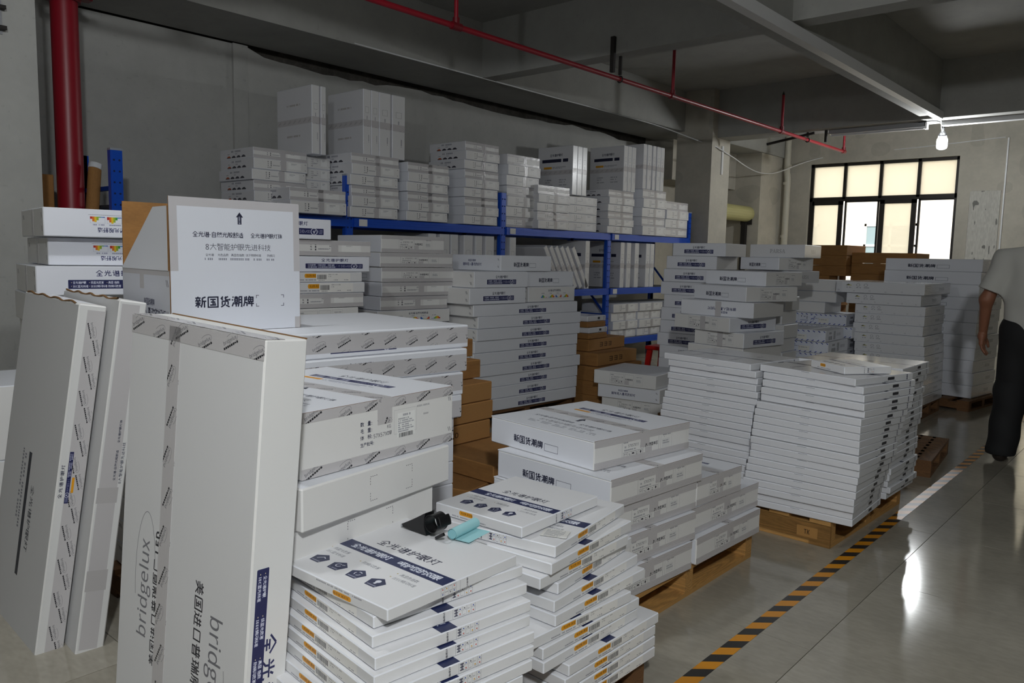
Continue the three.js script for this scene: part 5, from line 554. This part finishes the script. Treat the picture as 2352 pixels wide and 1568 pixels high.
pallet(-1.47, -1.78, .5, .52, .098, 'small wooden pallet under the leaning thin boxes', { dark: 1 });
pallet(-1.46, -1.24, .44, .42, .096, 'small pallet under the nearest thin boxes', { dark: 1 });
pallet(-2.72, -1.78, .8, 1.2, .113, 'pallet under the long taped cartons', { dark: 1 });
pallet(-2.0, -1.35, .56, .54, .107, 'pallet under the quantity-marked cartons', { dark: 1 });
pallet(-4.4, -4.85, .62, 1.2, .123, 'pallet under the long navy-banded cartons', { dark: 1 });
pallet(-4.27, -1.56, .6, .6, .124, 'pallet under the left carton stack', { dark: 1 });
pallet(-4.28, -2.9, .58, .58, .108, 'pallet under the stack behind the open carton', { dark: 1 });
pallet(-4.68, -3.86, .58, .62, .118, 'pallet under the stack before the rack post', { dark: 1 });
pallet(-2.9, -5.8, .7, .62, .098, 'pallet under the near part of the far pile', { dark: 1 });
pallet(-3.5, -6.65, .56, .6, .065, 'pallet under the navy-banded far pile', { dark: 1 });
pallet(-2.84, -6.48, .5, .36, .118, 'pallet under the right part of the far pile', { dark: 1 });
pallet(-2.7, -7.25, .68, 1.1, .122, 'pallet under the blue tick-marked cartons', { dark: 1 });
pallet(-2.08, -7.63, .62, .66, .123, 'pallet under the film-wrapped stack', { dark: 1 });
pallet(-2.0, -8.5, 1.0, .7, .098, 'dark pallet under the tall stack beside the person', { dark: 1, turn: -.14 });
pallet(-1.42, -5.75, .34, .8, .11, 'empty broken pallet between the flat boxes and the wrapped stack', { dark: 1, turn: .1 });

// ---------------------------------------------------------------- pipes, trunking, lamps
const mRed = std({ color: '#8e1424', roughness: .4 }), mRedDark = std({ color: '#6e0e1a', roughness: .45 }), mPvc = std({ color: '#c9c5b6', roughness: .5 }), mIron = std({ color: '#34312f', roughness: .7, metalness: .4 }), mWhite = std({ color: '#d9dadb', roughness: .4 }), mAlu = std({ color: '#b4b6ba', roughness: .35, metalness: .8 });
{
  const p = thing('standpipe', 'thick red vertical fire standpipe beside the left column', 'pipe');
  mesh('pipe', bar([-6.0, 0, -2.13], [-6.0, 3.71, -2.13], .085, 32), mRed, p); mesh('coupling', merge([bar([-6.0, 2.98, -2.13], [-6.0, 3.06, -2.13], .105, 32), bar([-6.0, 3.1, -2.13], [-6.0, 3.4, -2.13], .115, 32)]), mRedDark, p); mesh('bolt_lug', merge([boxG(-5.98, -5.9, 3.0, 3.05, -2.28, -2.22), boxG(-5.98, -5.9, 3.2, 3.26, -2.30, -2.24)]), mRedDark, p);
  const q = thing('sprinkler_pipe', 'thin red sprinkler pipe with risers hung under the ceiling beams', 'pipe');
  mesh('main_pipe', bar([-4.2, 2.95, 1.5], [-4.2, 2.95, -12.03], .021, 14), mRed, q);
  for (const z of [-1.0, -4.09, -7.12, -9.8, -12.03]) { const top = z === -12.03 ? 3.2 : z === -4.09 ? 3.71 : 3.4, r = mesh('riser', bar([-4.2, 2.95, z], [-4.2, top, z], .016, 12), mRed, q); mesh('tee_joint', merge([bar([-4.2, 2.95, z + .045], [-4.2, 2.95, z - .045], .029, 14), bar([-4.2, 2.95, z], [-4.2, 3.01, z], .026, 14)]), mRedDark, q); if (top === 3.4) mesh('sprinkler_head', new THREE.ConeGeometry(.018, .05, 10).translate(-4.2, 3.42, z), mIron, r); }
  for (const z of [-6.18, -10.65]) mesh('hanger', merge([boxG(-4.215, -4.185, 2.99, z < -8 ? 3.05 : 3.155, z - .008, z + .008), new THREE.TorusGeometry(.028, .006, 6, 16).translate(-4.2, 2.95, z)]), mIron, q);
  mesh('hanger', boxG(-4.22, -4.18, 2.99, 3.3, -6.07, -6.04), mIron, q);
  const b = thing('angle_iron', 'dark steel angle bar under the far cross beam', 'bracket'); mesh('bar', barRect([-4.75, 2.93, -10.62], [-4.1, 3.03, -10.62], .03, .03), mIron, b);
}
{ // pale plastic downpipe in the far corner
  const d = thing('downpipe', 'cream plastic downpipe with a bend in the far corner', 'pipe'); const pts = [[-5.80, 3.7, -13.86], [-5.80, 2.95, -13.86], [-5.79, 2.86, -13.84], [-5.77, 2.7, -13.84], [-5.78, 0, -13.84]].map((v) => new THREE.Vector3(...v));
  mesh('pipe', new THREE.TubeGeometry(new THREE.CatmullRomCurve3(pts, false, 'catmullrom', .2), 60, .055, 16), mPvc, d); for (const y of [2.98, 2.68, 1.75]) mesh('pipe_socket', bar([-5.785, y, -13.845], [-5.785, y + .05, -13.845], .064, 16), mPvc, d);
}
{ // trunking and unlit batten
  const t = thing('cable_trunking', 'white cable trunking along the ceiling beams to the lamp', 'trunking'); mesh('channel', merge([boxG(-2.6, -2.54, 3.03, 3.08, -10.45, 3), boxG(-2.54, -2.525, 3.03, 3.12, -10.45, 3)]), mWhite, t); mesh('channel', boxG(-2.6, 5.5, 3.0, 3.05, -10.8, -10.7), mWhite, t); mesh('cable', new THREE.TubeGeometry(new THREE.CatmullRomCurve3([[-3.6, 3.02, -10.6], [-3.2, 3.0, -10.62], [-2.9, 3.04, -10.6], [-2.6, 3.03, -10.55], [-2.62, 2.98, -10.8], [-2.64, 2.93, -10.95]].map((v) => new THREE.Vector3(...v))), 60, .006, 6), M.black, t);
  const l = thing('tube_batten', 'unlit grey lamp batten under the far cross beam', 'lamp'); mesh('housing', boxG(-3.9, -2.75, 2.99, 3.04, -10.66, -10.58), mAlu, l); mesh('tube', bar([-3.88, 2.975, -10.62], [-2.77, 2.975, -10.62], .014, 12), mWhite, l); mesh('end_cap', boxG(-2.76, -2.73, 2.96, 3.04, -10.66, -10.58), mWhite, l); mesh('hanger', boxG(-3.96, -3.93, 2.9, 3.05, -10.63, -10.6), mIron, l);
}
function bulb(x, y, z, label, power = 1, size = 1) {
  const g = thing('hanging_bulb', label, 'lamp', [x, y, z]); // origin = middle of the glowing globe
  const glow = std({ color: '#ffffff', emissive: new THREE.Color(.93, .97, 1), emissiveIntensity: 4 * Math.min(power, 2), roughness: .4 });
  const prof = [[0, -.085], [.03, -.083], [.055, -.07], [.062, -.045], [.062, .03], [.058, .05], [.045, .06], [0, .06]].map((v) => new THREE.Vector2(...v));
  const globe = mesh('globe', new THREE.LatheGeometry(prof, 28), glow, g); globe.scale.setScalar(size); globe.position.y = .06 - .06 * size; mesh('heat_sink', new THREE.LatheGeometry([[0, .06], [.05, .06], [.048, .1], [.03, .13], [.018, .15], [.018, .19], [0, .19]].map((v) => new THREE.Vector2(...v)), 24), mAlu, g); mesh('lamp_holder', bar([0, .18, 0], [0, .21, 0], .02, 14), M.black, g); mesh('cord', bar([0, .2, 0], [0, 3.06 - y, 0], .005, 6), mWhite, g);
  const L = new THREE.PointLight(new THREE.Color(.95, .98, 1), BULB * power); L.castShadow = true; L.shadow.radius = 3 * size; L.position.set(0, -.01, 0); g.add(L); L.name = 'bulb_light';
}
bulb(-2.64, 2.83, -10.96, 'lit LED bulb hanging before the far window');
bulb(-2.55, 2.83, -1.15, 'lit LED bulb hanging over the long taped cartons, above the picture', .38);
bulb(.8, 2.8, .6, 'large bright LED work lamp hanging behind the camera', 2.8, 1.7);

// roller shutter, wall board, brackets, cables
{
  const s = thing('roller_shutter', 'rolled-up pale yellow shutter above the side opening', 'shutter'); const mS = std({ color: '#c2bd84', roughness: .55 });
  const slats = []; for (let i = 0; i < 22; i++) { const a = i / 22 * Math.PI * 2, g = new THREE.BoxGeometry(.012, .036, 2.1); g.rotateZ(a); g.translate(-6.1 + Math.cos(a) * .125, 2.13 + Math.sin(a) * .125, -11.95); mesh('slat', g, mS, s); }
  mesh('drum', bar([-6.1, 2.13, -10.92], [-6.1, 2.13, -12.98], .118, 28), mS, s); mesh('guide_rail', boxG(-6.16, -6.08, 0, 1.98, -12.98, -12.9), mIron, s); mesh('end_bracket', boxG(-6.2, -6.0, 1.95, 2.05, -12.99, -12.96), mIron, s);
  const b = thing('wall_panel', 'scuffed pale rectangular panel on the far wall beside the window', 'panel'); const bt = noiseTex(128, (x, y) => { const k = vnoise(x, y, 13, 120) > .86 ? .62 : 1, v = (.94 + .1 * (vnoise(x, y, 30, 121) - .5)) * k; return [202 * v, 200 * v, 192 * v]; }); mesh('board', new RoundedBoxGeometry(.42, 1.25, .02, 3, .009).translate(-2.71, 1.85, -13.99), std({ map: bt, roughness: .8 }), b);
  const h = thing('wall_bracket', 'perforated aluminium bracket strip on the left column', 'bracket'); const gz = -1.56; mesh('strip', boxG(-5.41, -5.402, 2.55, 3.06, gz - .02, gz + .02), mAlu, h); for (let i = 0; i < 5; i++) { const y = 2.57 + i * .115, f = mesh('hook', boxG(-5.402, -5.35, y, y + .02, gz - .03, gz + .03), mIron, h); }
  const c = thing('wall_cable', 'thin white cable run along the far wall to the column', 'cable'); mesh('cable', new THREE.TubeGeometry(new THREE.CatmullRomCurve3([[-5.86, 3.17, -4], [-5.84, 3.15, -7], [-5.83, 3.13, -9.6], [-5.6, 3.0, -10.28], [-5.40, 2.92, -10.4], [-5.395, 2.85, -10.8], [-5.7, 2.8, -13.0], [-5.3, 3.12, -13.97], [-3.6, 3.2, -13.97], [-2.5, 3.26, -13.97]].map((v) => new THREE.Vector3(...v))), 120, .008, 6), mWhite, c); mesh('conduit', boxG(-2.47, -2.45, .3, 3.25, -13.99, -13.97), mWhite, c); mesh('conduit', boxG(-5.41, -5.39, 2.55, 2.95, -10.62, -10.58), mWhite, c);
}

// ---------------------------------------------------------------- small things
{ // black plastic tape dispenser lying on the nearest thin box
  const g = thing('tape_dispenser', 'black plastic hand tape dispenser lying behind the top thin box', 'tape dispenser', [-1.5, .5885, -1.39], .05), m = std({ color: '#141416', roughness: .35 });
  const ring = new THREE.Shape(); ring.absarc(0, 0, .052, 0, 7); const hole = new THREE.Path(); hole.absarc(0, 0, .036, 0, 7, true); ring.holes.push(hole);
  mesh('reel', new THREE.ExtrudeGeometry(ring, { depth: .055, bevelEnabled: true, bevelSize: .002, bevelThickness: .002, bevelSegments: 2, curveSegments: 40 }).translate(.03, .054, -.0275), m, g);
  const snout = new THREE.Shape(); snout.moveTo(0, .0); snout.lineTo(-.13, .004); snout.lineTo(-.135, .012); snout.quadraticCurveTo(-.06, .05, -.005, .085); snout.quadraticCurveTo(-.02, .04, 0, 0); mesh('snout', new THREE.ExtrudeGeometry(snout, { depth: .05, bevelEnabled: true, bevelSize: .002, bevelThickness: .002, bevelSegments: 2 }).translate(.0, .002, -.025), m, g);
  g.scale.setScalar(.68); mesh('cutter', boxG(-.138, -.13, .004, .014, -.028, .028), mAlu, g); mesh('lever', barRect([.06, .006, .03], [.1, .03, .03], .012, .01), m, g);
  const t = thing('paper_roll', 'light turquoise paper roll lying beside the tape dispenser', 'paper roll', [-1.434, .605, -1.45], 1.75); t.scale.setScalar(.85); const mt = std({ color: '#9fd2d8', roughness: .7, side: THREE.DoubleSide });
  mesh('roll', new THREE.CylinderGeometry(.0165, .0165, .13, 24, 1, true).rotateZ(Math.PI / 2).translate(0, -.0, 0), mt, t); mesh('core', new THREE.CylinderGeometry(.0145, .0145, .128, 20).rotateZ(Math.PI / 2), std({ color: '#86bcc4', roughness: .8 }), t); mesh('loose_sheet', boxG(-.06, .06, -.016, -.0155, -.01, .06), mt, t);
  const s = thing('paper_scrap', 'torn printed sticker scrap on the second thin box', 'label', [-1.32, .5563, -1.70], .4); const c = canvas(128, 128), q = c.getContext('2d'); q.fillStyle = '#d8d7d3'; q.fillRect(0, 0, 128, 128); for (let i = 0; i < 7; i++) smallPrint(q, 16, 16 + i * 15, 90, 7); mesh('sticker', new THREE.BoxGeometry(.075, .0008, .06), printed(c, .6), s); mesh('curled_corner', boxG(.02, .04, .0004, .002, .02, .032), M.paperW, s);
  const k = thing('kraft_tube', 'brown cardboard tube leaning between the red pipe and the rack', 'tube'); mesh('tube', bar([-5.72, 0, -2.02], [-5.86, 1.88, -2.24], .042, 20), M.kraft, k); mesh('end_cap', bar([-5.855, 1.865, -2.235], [-5.862, 1.9, -2.245], .043, 20), std({ color: '#cfd2d6', roughness: .3 }), k);
  carton([-6.05, -1.84, 1.5708, 0, 1.82, .2, .3], 'kraft_carton', FACES.kraft, 'tall brown carton half hidden behind the red standpipe', 'carton');
  const r = thing('red_stool', 'red plastic stool leg showing beside the far carton pile', 'stool', [-4.0, 0, -6.85]); const mr = std({ color: '#c01818', roughness: .4 }); for (const [sx, sz] of [[-1, -1], [1, -1], [1, 1], [-1, 1]]) mesh('leg', barRect([sx * .15, 0, sz * .15], [sx * .11, .44, sz * .11], .05, .03), mr, r); mesh('seat', new RoundedBoxGeometry(.3, .04, .3, 3, .015).translate(0, .455, 0), mr, r);
}

// ---------------------------------------------------------------- outside the window
struct('ground_outside', boxM(-30, 30, -.4, -.3, -40, -14.2), std({ color: '#9a978f', roughness: .9 }));
{
  const b = thing('building', 'sunlit white building seen through the clear window panes', 'building'), mB = std({ color: '#e9e6de', roughness: .9 }), mF = std({ color: '#f2f2f0', roughness: .5 }), mG = std({ color: '#7f949c', roughness: .15 }), z = -19.5;
  mesh('wall', boxG(-18, 8, -.3, 9, z - .3, z), mB, b);
  for (const x of [-8.4, -6.2, -4.0, -1.8]) { const x1 = x + 1.15, w = mesh('window_frame', merge([boxG(x, x1, .5, .56, z, z + .05), boxG(x, x1, 2.19, 2.25, z, z + .05), boxG(x, x + .05, .5, 2.25, z, z + .05), boxG(x1 - .05, x1, .5, 2.25, z, z + .05), boxG(x + .55, x + .6, .5, 2.25, z, z + .05), boxG(x, x1, 1.72, 1.77, z, z + .05)]), mF, b); for (const [a, c] of [[x + .05, x + .55], [x + .6, x1 - .05]]) for (const [p, q] of [[.56, 1.72], [1.77, 2.19]]) mesh('pane', boxG(a, c, p, q, z - .005, z + .015), mG, w); }
  const ac = thing('air_conditioner', 'white air conditioner unit on the building across', 'air conditioner', [-3.65, .95, z + .36]); mesh('casing', new RoundedBoxGeometry(.8, .55, .3, 3, .02).translate(0, .275, -.14), mF, ac); mesh('fan_grille', new THREE.TorusGeometry(.19, .012, 8, 28).translate(-.12, .27, .015), std({ color: '#b9bcc0', roughness: .5 }), ac); for (let i = 0; i < 4; i++) mesh('fan_blade', boxG(-.01, .01, -.15, .15, 0, .006).rotateZ(i * Math.PI / 4).translate(-.12, .27, .008), std({ color: '#c9cccf', roughness: .5 }), ac); mesh('hose', new THREE.TubeGeometry(new THREE.CatmullRomCurve3([[.4, .1, -.1], [.5, .3, -.2], [.55, .9, -.25], [.5, 1.4, -.28]].map((v) => new THREE.Vector3(...v))), 30, .02, 8), mF, ac);
}
// ---------------------------------------------------------------- person seen from behind at the right edge
function iso(fn, [cx, cy, cz], half, res) {
  const mc = new MarchingCubes(res, new THREE.MeshStandardMaterial(), false, false, 260000); mc.isolation = 0;
  const h = res / 2; for (let k = 0; k < res; k++) for (let j = 0; j < res; j++) for (let i = 0; i < res; i++) mc.field[res * res * k + res * j + i] = -fn(cx + (i - h) / h * half, cy + (j - h) / h * half, cz + (k - h) / h * half);
  mc.update(); const n = mc.count, p = new Float32Array(n * 3); for (let i = 0; i < n * 3; i++) p[i] = mc.positionArray[i];
  let g = new THREE.BufferGeometry(); g.setAttribute('position', new THREE.BufferAttribute(p, 3)); g.scale(half, half, half); g.translate(cx, cy, cz);
  g = mergeVertices(g, half * 1e-4); g.computeVertexNormals(); return g;
}
const smin = (a, b, k) => { const h = Math.max(k - Math.abs(a - b), 0) / k; return Math.min(a, b) - h * h * k * .25; };
const cap = (x, y, z, a, b, ra, rb, sz = 1) => { const dx = b[0] - a[0], dy = b[1] - a[1], dz = (b[2] - a[2]) / sz, px = x - a[0], py = y - a[1], pz = (z - a[2]) / sz, t = Math.max(0, Math.min(1, (px * dx + py * dy + pz * dz) / (dx * dx + dy * dy + dz * dz))); return (Math.hypot(px - dx * t, py - dy * t, pz - dz * t) - (ra + (rb - ra) * t)) * (sz < 1 ? sz + .25 : 1); };
{
  const J = { sh: [-.195, 1.375, .01], el: [-.295, 1.1, .05], wr: [-.315, .87, -.01], shR: [.195, 1.375, .01], elR: [.285, 1.1, .03], wrR: [.29, .88, -.06], hip: [-.095, .9, 0], kn: [-.115, .49, -.01], an: [-.13, .08, .05], hipR: [.095, .9, 0], knR: [.12, .5, -.08], anR: [.15, .1, .02] };
  const arm = (x, y, z) => { let d = cap(x, y, z, J.sh, J.el, .052, .041); d = smin(d, cap(x, y, z, J.el, J.wr, .041, .027), .03); let e = cap(x, y, z, J.shR, J.elR, .052, .041); e = smin(e, cap(x, y, z, J.elR, J.wrR, .041, .027), .03); return Math.min(d, e); };
  const torso = (x, y, z, g = 0) => { let d = cap(x, y, z, [0, 1.36, .01], [0, 1.16, .005], .165 + g, .17 + g, .68); d = smin(d, cap(x, y, z, [0, 1.16, .005], [0, .9, 0], .165 + g, .165 + g, .68), .06); return smin(d, cap(x, y, z, J.sh, J.shR, .062 + g, .062 + g), .08); };
  const leg = (x, y, z, g = 0) => { let d = cap(x, y, z, J.hip, J.kn, .088 + g, .062 + g); d = smin(d, cap(x, y, z, J.kn, J.an, .06 + g, .042 + g), .03); let e = cap(x, y, z, J.hipR, J.knR, .088 + g, .062 + g); e = smin(e, cap(x, y, z, J.knR, J.anR, .06 + g, .042 + g), .03); return smin(d, e, .03); };
  const skull = (x, y, z) => { let d = (Math.hypot(x / .077, (y - 1.6) / .104, (z + .005) / .095) - 1) * .08; d = smin(d, cap(x, y, z, [0, 1.53, -.045], [0, 1.52, -.055], .045, .04), .05); d = smin(d, cap(x, y, z, [0, 1.42, .015], [0, 1.53, .01], .057, .05), .04);
    d = smin(d, cap(x, y, z, [0, 1.585, -.098], [0, 1.562, -.112], .011, .015), .02); for (const s of [-1, 1]) { d = smin(d, (Math.hypot((x - s * .081) / .012, (y - 1.585) / .033, (z - .005) / .02) - 1) * .012, .008); d = Math.max(d, -(Math.hypot(x - s * .032, (y - 1.6) * 1.6, z + .108) - .016)); } return Math.max(d, -(Math.hypot(x * .5, (y - 1.522) * 2.2, z + .108) - .009)); };
  const fingers = (w, s) => { const base = [w[0], w[1] - .075, w[2] - .012]; return (x, y, z) => { let d = cap(x, y, z, w, [w[0] - s * .004, w[1] - .03, w[2] - .004], .027, .03); d = smin(d, cap(x, y, z, [w[0], w[1] - .03, w[2] - .024], [w[0], w[1] - .085, w[2] - .03], .018, .017), .02); d = smin(d, cap(x, y, z, [w[0], w[1] - .03, w[2] + .016], [w[0], w[1] - .08, w[2] + .02], .018, .016), .02);
    for (let i = 0; i < 4; i++) { const zz = w[2] - .038 + i * .021, l = [.035, .042, .039, .028][i]; const a = [w[0], w[1] - .09, zz], b = [w[0] + s * .008, w[1] - .09 - l, zz - .002], c = [w[0] + s * .028, w[1] - .09 - l - .026, zz - .002]; let f = cap(x, y, z, a, b, .0095, .0085); f = Math.min(f, cap(x, y, z, b, c, .0085, .0072)); d = smin(d, f, .006); }
    let th = cap(x, y, z, [w[0] + s * .004, w[1] - .03, w[2] - .03], [w[0] + s * .018, w[1] - .072, w[2] - .058], .012, .0105); th = Math.min(th, cap(x, y, z, [w[0] + s * .018, w[1] - .072, w[2] - .058], [w[0] + s * .026, w[1] - .105, w[2] - .06], .0105, .008)); return smin(d, th, .008); }; };
  const hL = fingers(J.wr, 1), hR = fingers(J.wrR, -1);
  const P = thing('person', 'person in pale short-sleeved shirt and black trousers standing with back turned', 'person', [-.85, 0, -6.28], -.05);
  const mSkin = std({ color: '#8a5a42', roughness: .55 }), mShirt = std({ color: '#b9b8b2', roughness: .85, bumpMap: crinkle, bumpScale: .003 }), mPants = std({ color: '#141416', roughness: .8 }), mHair = std({ color: '#0d0d0f', roughness: .6 }), mShoe = std({ color: '#2b2320', roughness: .45 });
  const body = mergeGeometries([iso((x, y, z) => { let d = smin(torso(x, y, z, -.02), leg(x, y, z, -.012), .05); d = smin(d, arm(x, y, z), .03); return smin(d, cap(x, y, z, [0, 1.38, .01], [0, 1.5, .01], .06, .05), .04); }, [0, .86, 0], .9, 150), iso(skull, [0, 1.56, -.01], .17, 84), iso(hL, [J.wr[0], J.wr[1] - .07, J.wr[2]], .13, 80), iso(hR, [J.wrR[0], J.wrR[1] - .07, J.wrR[2]], .13, 80)]);
  mesh('body', body, mSkin, P);
  mesh('shirt', iso((x, y, z) => { const fold = .004 * Math.sin(y * 38 + x * 9) * Math.min(1, Math.max(0, (1.3 - y) * 3)) + .003 * Math.sin(x * 40 + y * 11); let d = torso(x, y, z, .022 + .012 * Math.max(0, 1.2 - y)) + fold; const sl = (s, e) => { const m = [s[0] + (e[0] - s[0]) * .78, s[1] + (e[1] - s[1]) * .78, s[2] + (e[2] - s[2]) * .78]; return cap(x, y, z, s, m, .078, .083) ; }; let a = sl(J.sh, J.el), b = sl(J.shR, J.elR); const cut = (s, e) => { const n = [e[0] - s[0], e[1] - s[1], e[2] - s[2]], l = Math.hypot(...n); return ((x - s[0]) * n[0] + (y - s[1]) * n[1] + (z - s[2]) * n[2]) / l - l * .8; }; a = Math.max(a, cut(J.sh, J.el)); b = Math.max(b, cut(J.shR, J.elR)); d = smin(d, a, .05); d = smin(d, b, .05); d = Math.max(d, .83 - y); d = Math.max(d, y - 1.47 + Math.abs(x) * .1); const col = Math.max(Math.abs(Math.hypot(x, z - .012) - .068) - .007, Math.abs(y - 1.462) - .022); d = Math.max(d, -cap(x, y, z, [0, 1.42, .01], [0, 1.56, .01], .06, .06)); return Math.min(d, col); }, [0, 1.14, 0], .42, 130), mShirt, P);
  mesh('trousers', iso((x, y, z) => { let d = smin(cap(x, y, z, [0, .95, 0], [0, .88, 0], .158, .16, .72), leg(x, y, z, .03 + .022 * Math.max(0, Math.min(1, (.7 - y) * 1.6))), .07); d += .004 * Math.sin(y * 30 + x * 14) * (y < .55 ? 1 : .3); d = Math.max(d, y - .99); return Math.max(d, .045 - y); }, [0, .52, 0], .5, 140), mPants, P);
  const shoe = (a, s) => (x, y, z) => { let d = cap(x, y, z, [a[0], .045, a[2] + .03], [a[0] + s * .02, .04, a[2] - .16], .046, .04); d = smin(d, cap(x, y, z, [a[0], .07, a[2]], [a[0], .1, a[2]], .042, .04), .03); return Math.max(d, .001 - y); };
  const aL = [J.an[0], 0, J.an[2]], aR = [J.anR[0], 0, J.anR[2]];
  mesh('shoe', iso(shoe(aL, -1), [aL[0], .1, aL[2] - .06], .18, 56), mShoe, P); mesh('shoe', iso(shoe(aR, 1), [aR[0], .1, aR[2] - .06], .18, 56), mShoe, P);
  mesh('hair', iso((x, y, z) => { let d = (Math.hypot(x / .085, (y - 1.605) / .108, (z - .002) / .103) - 1) * .085 + .0015 * Math.sin(x * 300 + y * 90) ; d = Math.max(d, -(z + .03 + (y - 1.6) * .9)); const low = 1.535 - y + Math.max(0, -z) * 1.2; return Math.max(d, low); }, [0, 1.61, 0], .14, 72), mHair, P);
}
renderer.render(scene, camera);
